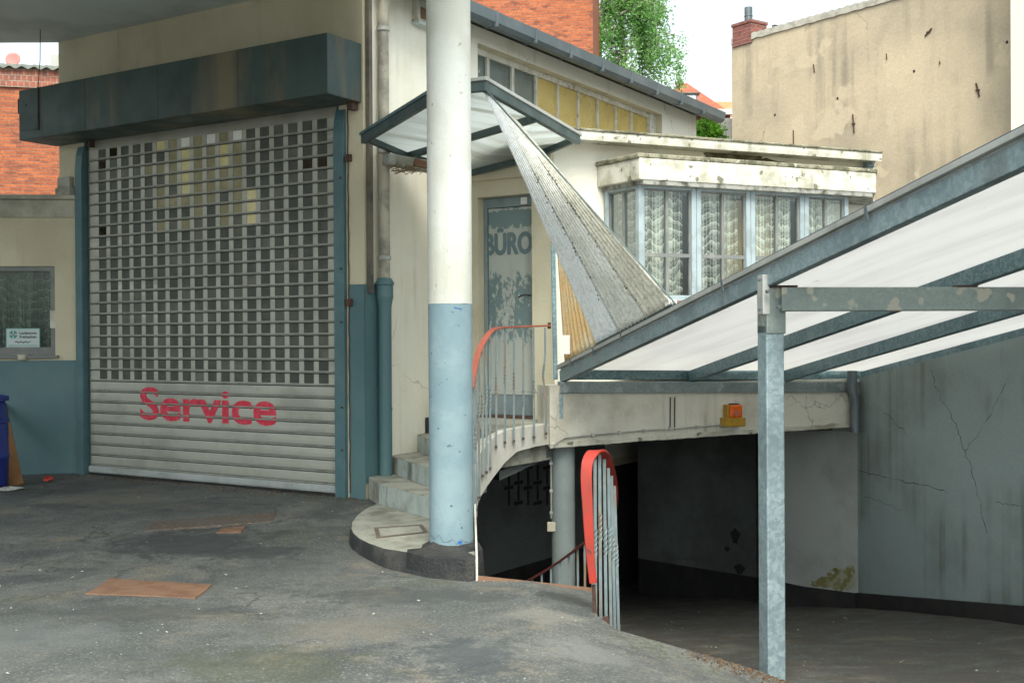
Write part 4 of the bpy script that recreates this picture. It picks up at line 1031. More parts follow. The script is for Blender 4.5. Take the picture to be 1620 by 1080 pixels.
# railing round the landing
def bar(foot, top, r=.011, tw=True, kink=0):
    ang0 = random.uniform(.6, .95); tw0 = random.uniform(.28, .55)
    ks = sorted(set([i/16 for i in range(17)] + [tw0+.16*i/36 for i in range(37)])); n = len(ks); path = []
    for i in range(n):
        k = ks[i]; p = foot.lerp(top, k)
        if kink: p = p+V((kink*math.exp(-((k-.55)/.12)**2), 0, 0))
        path.append(p)
    mb = MB(); b = len(mb.v)
    vs = []
    for i, p in enumerate(path):
        k = ks[i]; a = ang0 + (max(0, min(1, (k-tw0)/.16))*math.pi*2.5 if tw else 0)
        for j in range(4): vs.append(p+V((math.cos(a+j*math.pi/2), math.sin(a+j*math.pi/2), 0))*r)
    mb.mesh(vs, [(4*i+j, 4*i+(j+1) % 4, 4*i+4+(j+1) % 4, 4*i+4+j) for i in range(n-1) for j in range(4)] + [(3, 2, 1, 0), (4*n-4, 4*n-3, 4*n-2, 4*n-1)])
    return mb
def strip(path, width_dirs, w0_, th):
    mb = MB(); vs = []
    n = len(path)
    for i, p in enumerate(path):
        w = w0_(i/(n-1)) if callable(w0_) else w0_
        t_ = (path[min(i+1, n-1)]-path[max(i-1, 0)]).normalized(); x = width_dirs[i]-t_*width_dirs[i].dot(t_); x.normalize(); y = t_.cross(x)
        vs += [p-x*w/2-y*th/2, p+x*w/2-y*th/2, p+x*w/2+y*th/2, p-x*w/2+y*th/2]
    mb.mesh(vs, [(4*i+j, 4*i+(j+1) % 4, 4*i+4+(j+1) % 4, 4*i+4+j) for i in range(n-1) for j in range(4)] + [(3, 2, 1, 0), (4*n-4, 4*n-3, 4*n-2, 4*n-1)])
    return mb
def smooth(pts, k=6):
    out = []
    n = len(pts)
    for i in range(n-1):
        p0, p1, p2, p3 = pts[max(i-1, 0)], pts[i], pts[i+1], pts[min(i+2, n-1)]
        for j in range(k):
            t = j/k
            out.append(.5*((2*p1)+(p2-p0)*t+(2*p0-5*p1+4*p2-p3)*t*t+(3*p1-p0-3*p2+p3)*t*t*t))
    out.append(pts[-1]); return out
rl = thing('stair_railing', 'rusty railing with faded red handrail and grey twisted bars round the office landing', 'railing', V((.1, 9.7, .5)))
hp = smooth([at(744, 640, 8.95), at(746.5, 602, 9.0), at(750, 585, 9.08), at(757, 557, 9.2), at(766, 538, 9.32), at(776, 525, 9.45), at(785, 519.5, 9.55), at(800, 517.5, 9.7), at(818, 517, 9.85), at(840, 516, 10.05), at(868, 515, 10.32)])[4:]
mb = strip(hp, [V((.95, -.3, 0)) for i in range(len(hp))], .052, .016)
hr_ = part('handrail', mb, M['redrail'], rl, .004)
feet = [(750, 823, 9.0), (753, 809, 9.05), (758, 790, 9.12), (764, 756, 9.22), (770, 750, 9.3), (776, 744, 9.42), (785, 710, 9.53), (799, 703, 9.68), (813, 701, 9.8), (828, 697, 9.92), (845, 695, 10.06), (864, 689, 10.22)]
tops_ = [(748, 600), (752, 578), (757, 561), (763, 546), (769, 536), (775, 528), (785, 521), (798.5, 519), (813, 518.5), (827.5, 518), (844, 517.5), (862, 517)]
for k, ((x, y, d), (tx, ty)) in enumerate(zip(feet, tops_)):
    part('baluster', bar(at(x, y, d-.035), at(tx, ty+(9 if k < 6 else 1), d+(.03 if k < 6 else -.005)), .0115, True, -.02 if k == 11 else 0), M['bar'], rl)
for (x, y, d) in feet: mb = MB(); c = at(x, y-4, d-.015); mb.obox(c, V((.010, 0, 0)), V((0, .03, 0)), Z*.009); part('foot_bracket', mb, M['rustdark'], rl)
mb = MB(); c = at(869, 515, 10.34); mb.obox(c, V((.015, .004, 0)), V((0, .02, 0)), Z*.028); part('wall_fixing', mb, M['rustdark'], rl)

# ================================================================== OFFICE BUILDING
of = thing('office_building', 'low white office building with a bay window and a flat roof above the ramp mouth', 'building', V((1.6, 12.5, -.9)))
zr = 3.56
FZ = B.off(.26)
fz = sum(FZ.uz(*p)[1] for p in ((900, 203), (1395, 246)))/2
du0 = D.uz(757, 500)[0]; du1 = D.uz(842, 500)[0]; dz0 = .82; dz1 = D.uz(800, 309)[1]
mb = MB(); mb.wall(D, uDL+.02, uDR, .63, fz-.06, [(du0, du1, dz0, dz1)], .25, 0)
part('door_wall', mb, M['cream'], of)
mb = MB(); lz = D.uz(800, 283)[1]; mb.box(D, uDL+.03, uDR-.002, lz-.0, fz-.06, .0005, .05); part('lintel', mb, M['cream'], of, .006)
BE = B.uz(1383, 300)[0]
BF = B.off(.55)
zwt = BF.uz(1016, 289)[1]; zws = 1.93
b0 = B.uz(953, 350)[0]; f0u = BF.uz(1011, 350)[0]; f1u = BF.uz(1343, 350)[0]
b1 = f1u+.1
mb = MB(); mb.wall(B, .0, BE, .63, fz-.05, [(b0+.02, b1-.02, 1.8, zwt+.1)], .25, 0)
part('bay_wall', mb, M['white'], of)
# stained band under the eaves: soot and moss patches
mb = MB()
for (x, y, rx, rz_) in ((1160, 252, .32, .10), (1222, 262, .22, .07), (1120, 262, .2, .05)):
    c = B.hit(x, y, .004); mb.face([c+B.t*rx*math.cos(a)*(1+.25*math.sin(5*a))+Z*(rz_*math.sin(a)*(1+.3*math.sin(3*a+1))) for a in [i*.393 for i in range(16)]])
part('moss_patch', mb, weather('black moss', (.07, .065, .03), (.2, .18, .11), 9, bump=.8), of, recalc=False)
# flat roof with fascia
fu0 = -.62; fu1 = FZ.uz(1395, 246)[0]
mb = MB()
q = [FZ.pt(fu0, 0), FZ.pt(fu1, 0), W.pt(WLn+.3, 0, -.0), W.pt(.45, 0, .008), D.pt(uDL+.1, 0, .2)]
q[2] = W.pt(WLn-.02, 0, .008)
q = [FZ.pt(fu0, 0, -.03), FZ.pt(fu1-.03, 0, -.03), V((FZ.pt(fu1, 0).x+.6, FZ.pt(fu1, 0).y+3.2, 0)), W.pt(WLn-.05, 0, .01), W.pt(.62, 0, .01), D.pt(uDL+.1, 0, .12)]
def rzf(p):
    return fz-.055+.06*max(0, -(V((p[0], p[1], 0))-FZ.p0).dot(FZ.n))
mb.prism([(p.x, p.y) for p in q], lambda p: rzf(p), lambda p: rzf(p)+.06)
part('roof', mb, M['rooffelt'], of)
mb = MB(); n = 24; vs = []
mb.profile(FZ, fu0, fu1, [(-.03, fz-.075), (0, fz-.08), (.008, fz-.03), (.008, fz+.004), (-.03, fz+.006)])
fa = part('fascia', mb, M['fascia'], of, .004)
mb = MB(); mb.profile(FZ, fu0, fu1, [(-.06, fz+.0065), (.02, fz+.0065), (.024, fz+.02), (.01, fz+.028), (-.06, fz+.03)]); part('roof_edge', mb, M['lichen'], fa)
mb = MB(); mb.prism([(p.x, p.y) for p in (FZ.pt(fu0+.02, 0, -.035), FZ.pt(fu1-.04, 0, -.035), B.pt(BE, 0, .003), B.pt(0.0, 0, .003))], fz-.066, fz-.058); part('soffit', mb, M['fascia'], of)
mb = MB(); k = fu0+.4
while k < fu1: mb.box(FZ, k, k+.012, fz-.078, fz+.008, .0085, .012); k += .93
part('fascia_joint', mb, M['framewhite'], fa)
# rainwater elbow at the right end
mb = MB(); c = B.hit(1374, 270, .1)
mb.tube([c+Z*.12-B.t*.02, c+Z*.05, c-Z*.05, c-Z*.08+B.n*.01, c-Z*.35], .05, 12); mb.lathe(V((c.x, c.y, 0)), [(.051, c.z+.03), (.06, c.z+.035), (.06, c.z+.06), (.051, c.z+.065)], 12)
part('rain_outlet', mb, M['steelgrey'], of)
# bay cornice
mb = MB(); cz0_ = zwt+.015; chh = BF.uz(1003, 249)[1]-BF.uz(1003, 283)[1]
cl = B.uz(944, 280)[0]
Lp = [B.pt(cl, 0, .004), BF.pt(f0u-.05, 0, .10), BF.pt(BF.uz(1375, 290)[0], 0, .10), B.pt(B.uz(1380, 290)[0]-.0, 0, .004)]
mb.prism([(p.x, p.y) for p in Lp], cz0_, cz0_+chh)
co = part('bay_cornice', mb, M['fascia'], of, .008)
cen = sum(Lp, V())/4
mb = MB(); mb.prism([((p-cen)*1.012+cen)[:2] for p in Lp], cz0_+chh+.0005, cz0_+chh+.045); part('cornice_cap', mb, M['lichen'], co, .012)
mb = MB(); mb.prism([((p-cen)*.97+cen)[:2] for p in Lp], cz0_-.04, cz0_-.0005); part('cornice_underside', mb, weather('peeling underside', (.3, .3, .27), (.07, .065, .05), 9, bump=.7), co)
# bay base
mb = MB(); mb.prism([(p.x, p.y) for p in (B.pt(b0, 0, .004), BF.pt(f0u, 0), BF.pt(f1u+.03, 0), B.pt(b1+.03, 0, .004))], zws-.09, zws-.001); part('bay_sill', mb, M['rust'], of, .006)
mb = MB(); mb.prism([(p.x, p.y) for p in (B.pt(b0+.03, 0, .004), BF.pt(f0u+.03, 0, -.02), BF.pt(f1u, 0, -.02), B.pt(b1, 0, .004))], zws-.5, zws-.0905); part('bay_apron', mb, M['white'], of)
# room behind
mb = MB(); mb.prism([(p.x, p.y) for p in (B.pt(-.0, 0, -2.4), B.pt(BE, 0, -2.4), B.pt(BE, 0, -2.45), B.pt(-.0, 0, -2.45))], .9, fz-.1)
mb.box(B, BE-.05, BE, .9, fz-.07, -2.39, -.26); mb.box(B, .4, .45, .9, fz-.07, -2.39, -.3)
part('room_wall', mb, M['room'], of)
mb = MB(); mb.prism([(p.x, p.y) for p in (B.pt(.46, 0, -2.38), B.pt(BE-.06, 0, -2.38), B.pt(BE-.06, 0, .5), B.pt(.8, 0, .5))], 1.3, 1.35); part('room_floor', mb, M['room'], of)
# bay windows: left return and four front lights
ztr = BF.uz(1018, 402)[1]
def light(P, u0, u1, z0, z1, transom, mull, post=.05):
    mb = MB(); f = post
    mb.box(P, u0, u0+f, z0, z1, -.07, 0); mb.box(P, u1-f, u1, z0, z1, -.07, 0)
    mb.box(P, u0+f, u1-f, z1-.045, z1, -.065, -.004); mb.box(P, u0+f, u1-f, z0, z0+.05, -.065, -.004)
    w = part('window', mb, M['frameblue'], of, .004)
    mb = MB()
    c = (u0+u1)/2
    a, b = u0+f, u1-f
    zz = z0+.05, z1-.045
    if mull: mb.box(P, c-.014, c+.014, zz[0], zz[1], -.055, -.018)
    if transom:
        for (p, q) in (((a, c-.0145), (c+.0145, b)) if mull else ((a, b),)): mb.box(P, p, q, transom-.02, transom+.014, -.055, -.018)
    for (p, q) in ((a, a+.018), (b-.018, b)): mb.box(P, p, q, zz[0], zz[1], -.05, -.02)
    mb.box(P, a+.0185, c-.015, zz[1]-.018, zz[1], -.05, -.022); mb.box(P, c+.015, b-.0185, zz[1]-.018, zz[1], -.05, -.022)
    part('sash', mb, M['framegrey'], w)
    mb = MB(); mb.box(P, a, b, zz[0], zz[1], -.040, -.036); part('pane', mb, M['glass'], w)
fx = [1011, 1102, 1188, 1273, 1343]
fu = [BF.uz(x, 330)[0] for x in fx]
names = ['net curtain behind the leftmost front light of the bay window', 'net curtain behind the second front light of the bay window', 'yellowish net curtain behind the third front light of the bay window', 'net curtain behind the rightmost light of the bay window, just above the ramp roof']
for i in range(4):
    light(BF, fu[i]+.002, fu[i+1]-.002, zws, zwt, ztr, True)
    curtain(BF, fu[i]+.05, fu[i+1]-.05, zws+.03, zwt-.04, -.16, names[i])
rp0 = B.pt(b0, 0, 0); rp1 = BF.pt(f0u, 0, 0)
RP = Plane(rp0, rp1-rp0); rlen = (rp1-rp0).length
light(RP, .03, rlen-.002, zws, zwt, ztr, True)
curtain(RP, .08, rlen-.06, zws+.03, zwt-.04, -.14, 'narrow net curtain in the angled left side of the bay window')
mb = MB(); mb.box(BF, fu[2]+.05, fu[3]-.02, zws+.04, zwt-.05, -.52, -.5); tag(part('yellow_drape', mb, M['room_warm']), 'plain yellow drape hanging behind the third light of the bay window', 'curtain')

# office door
dr = MB(); rec = -.12
mbf = MB(); f = .04
mbf.box(D, du0+.002, du0+f, dz0, dz1-.002, rec-.05, rec+.02); mbf.box(D, du1-f, du1-.002, dz0, dz1-.002, rec-.05, rec+.02); mbf.box(D, du0+f, du1-f, dz1-.10, dz1-.002, rec-.05, rec+.02)
doorf = part('door_frame', mbf, M['doorframe'], of, .004)
mb = MB(); l0, l1 = du0+f+.004, du1-f-.004; lt = dz1-.105
kick = D.uz(800, 620)[1]
mb.box(D, l0, l1, kick, lt, rec-.04, rec); mb.box(D, l0+.0, l1, kick-.03, kick-.001, rec-.04, rec+.008)
leaf = part('door', mb, M['peel'], of, .003)
mb = MB(); mb.box(D, l0, l1, dz0+.02, kick-.031, rec-.04, rec+.002); part('kick_panel', mb, M['doorframe'], leaf, .003)
lx0, lzb = D.uz(768.5, 402, rec); lx1, lzt = D.uz(841, 362, rec)
hL = D.uz(775, 403, rec)[1]; hT = D.uz(775, 362, rec)[1]
part('lettering', text_faces("BÜRO", D, D.uz(768.5, 385, rec)[0], min(l1-.004, D.uz(841.5, 385, rec)[0]), D.uz(800, 402, rec)[1], D.uz(800, 362, rec)[1], rec+.003, .002, .0, .011), M['lettering_teal'], leaf)
mb = MB(); c = D.hit(840, 467, rec); mb.tube([c+D.n*.0, c+D.n*.05, c+D.n*.055-D.t*.03+Z*.005, c+D.n*.055-D.t*.08-Z*.003, c+D.n*.05-D.t*.11-Z*.02], .008, 8)
part('handle', mb, M['wire'], leaf)
mb = MB(); mb.box(D, l1-.05, l1-.012, c.z-.16, c.z+.07, rec+.0005, rec+.008); part('lock_plate', mb, M['doorframe'], leaf)
mb = MB(); u = D.uz(816, 315)[0]; mb.box(D, u, u+.07, dz1-.085, dz1-.02, rec+.0205, rec+.03); part('door_plate', mb, M['whitetag'], doorf)
mb = MB(); mb.box(D, du0-.02, du1+.02, .8205, dz0+.018, rec-.06, .05); part('threshold', mb, M['rustdark'], of)

# beam over the ramp mouth
mb = MB()
bl = [G.hit(870, 706.5), G.hit(1000, 696), G.hit(1193, 683), G.hit(1365, 672)]
zbt = 1.165
vs = []
for i, p in enumerate(bl):
    for off, zz in ((0, p.z), (0, zbt), (-.3, zbt), (-.3, p.z+.03)):
        u = (p-G.p0).dot(G.t); vs.append(G.pt(u, zz, off))
mb.mesh(vs, [(4*i+j, 4*i+(j+1) % 4, 4*i+4+(j+1) % 4, 4*i+4+j) for i in range(3) for j in range(4)] + [(3, 2, 1, 0), (12, 13, 14, 15)])
part('ramp_beam', mb, weather('sooty white beam', (.60, .585, .51), (.44, .42, .35), 2, streak=(.13, .10, .06), sa=.75, ss=(6, 6, .4), bump=.5, bs=40, cracks=(.15, .13, .1), cs=.8), of)
mb = MB(); n = 60; vs = []
ragged = []
for i in range(n+1):
    k = i/n; j = min(2, int(k*3)); p = bl[j].lerp(bl[j+1], k*3-j); u = (p-G.p0).dot(G.t)
    h = .03+.018*noise.noise(V((u*7, 1, 2)))+.012*noise.noise(V((u*22, 5, 2)))
    vs += [G.pt(u, p.z-.012-.015*abs(noise.noise(V((u*9, 3, 1)))), .004), G.pt(u, p.z+h, .012), G.pt(u, p.z+h, .0005), G.pt(u, p.z-.01, -.02)]
mb.mesh(vs, [(4*i+j, 4*i+(j+1) % 4, 4*i+4+(j+1) % 4, 4*i+4+j) for i in range(n) for j in range(4)] + [(3, 2, 1, 0), (4*n, 4*n+1, 4*n+2, 4*n+3)])
part('ragged_edge', mb, M['fascia'], of)
# floor slab of the low building (ceiling of the basement)
mb = MB()
q = [V((.30, 10.45, 0)), G.pt(0, 0, -.31), G.pt(GL+.3, 0, -.31), V((3.9, 18, 0)), V((3.0, 18, 0)), W.pt(.9, 0, .012), V((DW.x+.1, DW.y+.05, 0))]
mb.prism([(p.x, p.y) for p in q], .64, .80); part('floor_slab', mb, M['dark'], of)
mb = MB(); q = [V((-.05, 9.75, 0)), V((.36, 10.45, 0)), V((.1, 11.2, 0)), V((-.6, 11.2, 0))]
mb.hexa([at(790, 760, 9.9), at(884, 716, 10.5), at(884, 716, 12), at(770, 756, 12)], [at(790, 745, 9.9), at(884, 704, 10.5), at(884, 704, 12), at(770, 742, 12)])
part('landing_rib', mb, M['inner'], of)

# warning beacon
bc = thing('warning_beacon', 'orange warning lamp on a yellow box on the white beam over the ramp', 'lamp', G.hit(1155, 674))
u0, z0 = G.uz(1138, 674); u1, z1 = G.uz(1171, 659)
mb = MB(); mb.box(G, u0, u1, z0, z1, .012, .10); part('base_box', mb, M['yellowbox'], bc, .006)
u0, z0b = G.uz(1143.5, 660); u1, z1b = G.uz(1166, 639)
mb = MB(); mb.box(G, u0+.02, u1, z1+.001, z1b, .02, .10); part('lens', mb, M['orangelens'], bc, .012)
mb = MB(); mb.box(G, u0-.004, u0+.018, z1+.001, z1b, .012, .085); part('side_bracket', mb, M['yellowbox'], bc, .003)
mb = MB(); mb.box(G, u0+.04, u1-.03, z1b+.001, z1b+.012, .04, .09); part('cap', mb, M['wire'], bc)
mb = MB(); mb.tube([G.pt((u0+u1)/2+.01, (z1+z1b)/2-.015, .101), G.pt((u0+u1)/2+.01, (z1+z1b)/2-.015, .107)], .028, 14); part('reflector', mb, M['redrail'], bc)

# conduit along the beam and down the column
cd = thing('cable_conduit', 'thin grey conduit clipped along the beam edge and down the column to a junction box', 'conduit', G.hit(890, 700))
pts = [(893, 697, .02), (938, 693, .02), (980, 689, .02), (1019, 686, .02), (1060, 683, .02), (1103, 680, .02), (1141, 677, .02), (1150, 674, .03)]
mb = MB(); mb.tube([G.hit(x, y-5, o) for x, y, o in pts], .008, 7)
cq = at(891, 800, 10.5)
colC = V((cq.x, cq.y, 0)); cR = .107
ct = CAMP - colC; ct.z = 0; ct.normalize(); lft = V((-.93, -.36, 0)).normalized()
cdp = colC + lft*(cR+.012)
mb.tube([G.hit(893, 692, .02), G.hit(884, 697, .03), G.hit(877, 703, .03), V((cdp.x, cdp.y, .60)), V((cdp.x, cdp.y, .3)), V((cdp.x, cdp.y, -.05))], .008, 7)
part('pipe', mb, M['conduit'], cd)
mb = MB()
for x, y in ((938, 693), (980, 689), (1019, 686), (1060, 683), (1103, 680), (1141, 677)): mb = MB(); c = G.hit(x, y-5, .016); mb.obox(c, G.t*.012, G.n*.014, Z*.016); part('clip', mb, M['zincpale'], cd)
for zz in (.45, .2, .0): mb = MB(); mb.obox(V((cdp.x, cdp.y, zz)), V((.014, 0, 0)), V((0, .014, 0)), Z*.012); part('clip', mb, M['zincpale'], cd)
zj = CAMP.z+ray(874, 834).z*10.4
mb = MB(); mb.obox(V((cdp.x, cdp.y-.01, zj)), V((.038, 0, 0)), V((0, .025, 0)), Z*.042); part('junction_box', mb, M['wax'], cd, .006)
mb = MB()
for x in (1060.5, 1067.5): mb.tube([G.hit(x, 628, .012), G.hit(x-.4, 680, .012)], .006, 6)
part('drop_cable', mb, M['wire'], cd)

# round column
cl_ = thing('basement_column', 'round grey blue concrete column under the landing at the ramp mouth', 'column', V((colC.x, colC.y, -1.75)))
mb = MB(); mb.lathe(colC, [(cR, -1.75), (cR, -.5), (cR, .66)], 40); part('shaft', mb, M['rwall'] if False else weather('grey blue column paint', (.22, .26, .26), (.27, .31, .31), 2, bump=.35, bs=50), cl_)

# ================================================================== BASEMENT AND RAMP WALLS
bs_ = thing('basement', 'dark basement below the office with whitewashed walls', 'basement', V((1, 13, -1.75)))
def wallseg(mb, a, b, z0, z1, th=.12, m=0):
    P = Plane(a, b-a); L = (V((b.x, b.y, 0))-V((a.x, a.y, 0))).length; mb.box(P, 0, L, z0, z1, -th, 0, m); return P, L
mb = MB()
n = len(hole)
for i in range(n):
    a, b = hole[i], hole[(i+1) % n]
    if i in (5, 6, 7, 8): continue
    a2 = V((a.x, a.y, -1.9)); b2 = V((b.x, b.y, -1.9))
    za = yz(a.x, a.y) if i > 8 else (.1 if i > 2 else .1); zb2 = yz(b.x, b.y) if i > 8 else .1
    if i in (1, 2, 3, 4): za = zb2 = .64
    if i in (0,): za = zb2 = .0
    mb.face([a2, b2, V((b.x, b.y, zb2-.004)), V((a.x, a.y, za-.004))])
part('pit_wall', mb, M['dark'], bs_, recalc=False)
mb = MB()
VP_, VL = wallseg(mb, V((-.72, 11.62, 0)), V((1.15, 14.3, 0)), -.95, .64)
part('vent_wall', mb, M['inner'], bs_)
mb = MB(); wallseg(mb, V((-.72, 11.60, 0)), V((1.15, 14.28, 0)), -1.9, -.951, .1); part('dark_skirting', mb, M['black'], bs_)
# hit-and-miss vent openings in the wall
mb = MB()
pit = 23.5
for i in range(5):
    for j in range(4):
        x = 805+i*15.2; y = 743+j*16+(4 if i % 2 else -4)
        h = VP_.hit(x, y, .002)
        if (i+j) % 2: mb.obox(h, VP_.t*.018, VP_.n*.003, Z*.085)
        else: mb.obox(h, VP_.t*.085, VP_.n*.003, Z*.02)
part('vent_slot', mb, M['black'], bs_)
mb = MB(); a = at(1009, 800, 14.6); b = at(1196, 800, 13.4)
BWp, BWl = wallseg(mb, a, b, -1.22, .64); part('back_wall', mb, M['inner'], bs_)
mb = MB(); wallseg(mb, a+V((0, -.02, 0)), b+V((0, -.02, 0)), -1.9, -1.221, .1); part('dark_skirting', mb, M['black'], bs_)
for (x, y, rx, rz_) in ((1163, 848, .06, .09), (1170, 900, .07, .06), (1150, 868, .035, .03)):
    mb = MB(); c = BWp.hit(x, y, .004); mb.face([c+BWp.t*rx*math.cos(q_)*(1+.3*math.sin(3*q_))+Z*rz_*math.sin(q_)*(1+.2*math.sin(5*q_)) for q_ in [i*.45 for i in range(14)]]); part('broken_hole', mb, M['black'], bs_, recalc=False)
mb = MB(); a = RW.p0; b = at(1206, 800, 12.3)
IP, IL = wallseg(mb, V((a.x-.002, a.y, 0)), b, -1.0, .72, .15); inn = part('inner_wall', mb, weather('ramp lit basement wall paint', (.33, .35, .335), (.25, .265, .25), 1.2, streak=(.08, .08, .06), sa=.5, ss=(2, 2, 1), bump=.5, bs=20), bs_)  # paler than the other basement walls: light from the ramp put into the colour
# sloping skirting below the painted wall
def skirt(P, L, zf0, zf1, name, parent, o=.012, th=.02, drop=.5):
    mb = MB(); n = 8; vs = []
    for i in range(n+1):
        u = L*i/n; p = P.pt(u, 0, o); z = zf0+(zf1-zf0)*i/n
        vs += [P.pt(u, z-drop, .001), P.pt(u, z-drop, o), P.pt(u, z, o), P.pt(u, z, .001)]
    mb.mesh(vs, [(4*i+j, 4*i+(j+1) % 4, 4*i+4+(j+1) % 4, 4*i+4+j) for i in range(n) for j in range(4)] + [(3, 2, 1, 0), (4*n, 4*n+1, 4*n+2, 4*n+3)])
    return part(name, mb, M['black'], parent)
zi0 = IP.uz(1350, 937)[1]; zi1 = IP.uz(1240, 923)[1]; ue = IP.uz(1240, 923)[0]; us0 = IP.uz(1350, 937)[0]
sl_ = (zi1-zi0)/(ue-us0)
skirt(IP, IL, zi0-sl_*us0, zi0+sl_*(IL-us0), 'dark_skirting', bs_)
mb = MB(); c = IP.hit(1325, 915, .003)
for (x, y, rx, ry) in ((1332, 918, 20, 17), (1308, 920, 17, 9), (1344, 905, 9, 12), (1291, 923, 8, 5), (1322, 901, 5, 4), (1312, 908, 4, 3)):
    pp = []
    for q_ in range(40):
        g_ = q_*math.pi/20; k_ = 1+.35*noise.noise(V((math.cos(g_)*2.2+x, math.sin(g_)*2.2, y)))+.2*noise.noise(V((math.cos(g_)*7, math.sin(g_)*7+x, y)))
        pp.append(IP.hit(min(1353.5, x+rx*k_*math.cos(g_)), min(936, y+ry*k_*math.sin(g_)), .003+.0004*(x % 5)))
    mb.face(pp)
part('moss_patch', mb, weather('yellow green moss', (.16, .15, .05), (.28, .28, .2), 12, .42, .6, bump=.5), bs_, recalc=False)
# right retaining wall
rw = thing('retaining_wall', 'tall grey blue retaining wall with cracks and rusty streaks beside the ramp', 'wall', RW.pt(3, -.9))
RL = 9.2
mb = MB(); rt = lambda u: 1.17+.174*u
mb.hexa([RW.pt(0, -1.6, 0), RW.pt(RL, -1.6, 0), RW.pt(RL, -1.6, -.25), RW.pt(0, -1.6, -.25)], [RW.pt(0, rt(0), 0), RW.pt(RL, rt(RL), 0), RW.pt(RL, rt(RL), -.25), RW.pt(0, rt(0), -.25)]); rwm = part('wall', mb, M['rwall'], rw)
zr0 = RW.uz(1358, 937)[1]; ur1, zr1 = RW.uz(1615, 957)
skirt(RW, RL, zr0, zr0+(zr1-zr0)/ur1*RL, 'dark_skirting', rw, .03, .03, .6)
def crack(P, pxs, w, parent, m):
    mb = MB(); pts = []
    for i in range(len(pxs)-1):
        for k in range(6):
            t = k/6; x = pxs[i][0]+(pxs[i+1][0]-pxs[i][0])*t; y = pxs[i][1]+(pxs[i+1][1]-pxs[i][1])*t
            pts.append(P.hit(x+random.uniform(-2.2, 2.2), y+random.uniform(-2.2, 2.2), .0012))
    for i in range(len(pts)-1):
        a, b = pts[i], pts[i+1]; d = (b-a).normalized(); s = d.cross(P.n)*w*random.uniform(.2, .75)
        mb.face([a-s, b-s, b+s, a+s])
    return mb
allc = MB()
for pxs, w in (([(1473, 585), (1482, 615), (1503, 655), (1516, 680), (1526, 712), (1537, 740), (1543, 768), (1552, 800), (1562, 850)], .006), ([(1528, 712), (1545, 690), (1563, 660), (1582, 625), (1592, 600)], .004),
               ([(1356, 742), (1385, 750), (1420, 758), (1460, 768), (1510, 780)], .005), ([(1395, 650), (1420, 672), (1438, 690)], .004), ([(1575, 793), (1600, 798), (1620, 802)], .004), ([(1370, 785), (1400, 795), (1430, 808)], .003)):
    mb = crack(RW, pxs, w, rw, None); b = len(allc.v); allc.v += mb.v; allc.f += [[i+b for i in f] for f in mb.f]; allc.m += mb.m; allc.s += mb.s
part('crack', allc, M['black'], rwm, recalc=False)
# wall drain pipe in the corner
mb = MB(); c = G.hit(1348, 640, .07); mb.tube([V((c.x, c.y, 1.25)), V((c.x, c.y, 1.05)), V((c.x+.03, c.y, .98)), V((c.x+.03, c.y, .65))], .05, 12)
tag(part('corner_pipe', mb, M['steelgrey']), 'short dark rain pipe in the corner where the beam meets the retaining wall', 'pipe')

# rusty edge strip of the yard above the stairwell
mb = MB(); a = gpt(756, 917); b = gpt(943, 937)
mb.beam(a+Z*.012, b+Z*.012, .03, .03); tag(part('steel_edge', mb, M['rust']), 'rusty red steel angle along the yard edge above the basement stair', 'steel edge')

# basement railing with the bright red end
br_ = thing('basement_railing', 'railing of grey twisted bars whose bright red handrail loops up beside the ramp', 'railing', gpt(958, 985))
path = smooth([at(938.5, 922, 6.86), at(935, 890, 6.86), at(932, 850, 6.86), at(929.5, 800, 6.87), at(927.5, 760, 6.88), at(928.5, 735, 6.9), at(933, 722, 6.94), at(941, 714.5, 7.0), at(950, 715, 7.1), at(958, 724, 7.25), at(964, 740, 7.4), at(970, 765, 7.65), at(972.5, 790, 7.85), at(970, 810, 8.05), at(960, 830, 8.25), at(945, 845, 8.45), at(925, 858, 8.65), at(890, 884, 9.0), at(858, 905, 9.25), at(820, 926, 9.5)], 5)
k1 = next(i for i, p in enumerate(path) if p.y > 7.9)
wd = []
for i, p in enumerate(path):
    if i < 22: d = V((1, .1, 0))
    else: d = V((1, .1, 0)).lerp(V((.45, 1, 0)), min(1, (i-22)/40))
    wd.append(d)
mb = strip(path[:k1], wd[:k1], lambda k: .046+.022*sstep(.0, .35, k), .016)
h1 = part('handrail', mb, M['redbright'], br_, .004); h1['label'] = 'bright red looped end of the handrail'
mb = strip(path[k1-1:], wd[k1-1:], .06, .016); h2_ = part('handrail', mb, M['darkred'], br_, .003); h2_['label'] = 'dark red lower run of the handrail'
for (x, yf, d, ty) in ((941, 985, 6.98, 720), (948.5, 990, 7.08, 718), (956, 993, 7.2, 726), (962.5, 994, 7.33, 740), (967.5, 996, 7.45, 752), (972, 996, 7.6, 768)):
    foot = at(x+.5+(d-6.9)*9, yf, d); topp = at(x, ty, d)
    part('baluster', bar(foot, topp, .0135), M['bar'], br_)
for (x, d, ty) in ((842, 9.35, 914), (857, 9.25, 906), (872, 9.13, 897), (886, 9.03, 888), (900, 8.92, 878), (914, 8.78, 867), (925, 8.65, 859), (937, 8.53, 852)):
    t_ = at(x, ty, d); part('baluster', bar(V((t_.x, t_.y, t_.z-.95)), t_, .012), M['bar'], br_)
mb = MB(); p0 = at(842, 914, 9.35)-Z*.97; p1 = at(937, 852, 8.53)-Z*.97; mb.beam(p0, p1, .12, .2); part('stringer', mb, M['dark'], br_)
mb = MB(); c = at(940, 950, 6.93); mb.beam(at(939, 925, 6.89), at(942, 985, 6.95), .022, .022, V((0, 1, 0))); mb.obox(at(955, 985, 7.1), V((.03, 0, 0)), V((0, .015, 0)), Z*.04); part('foot_plate', mb, M['rustdark'], br_)

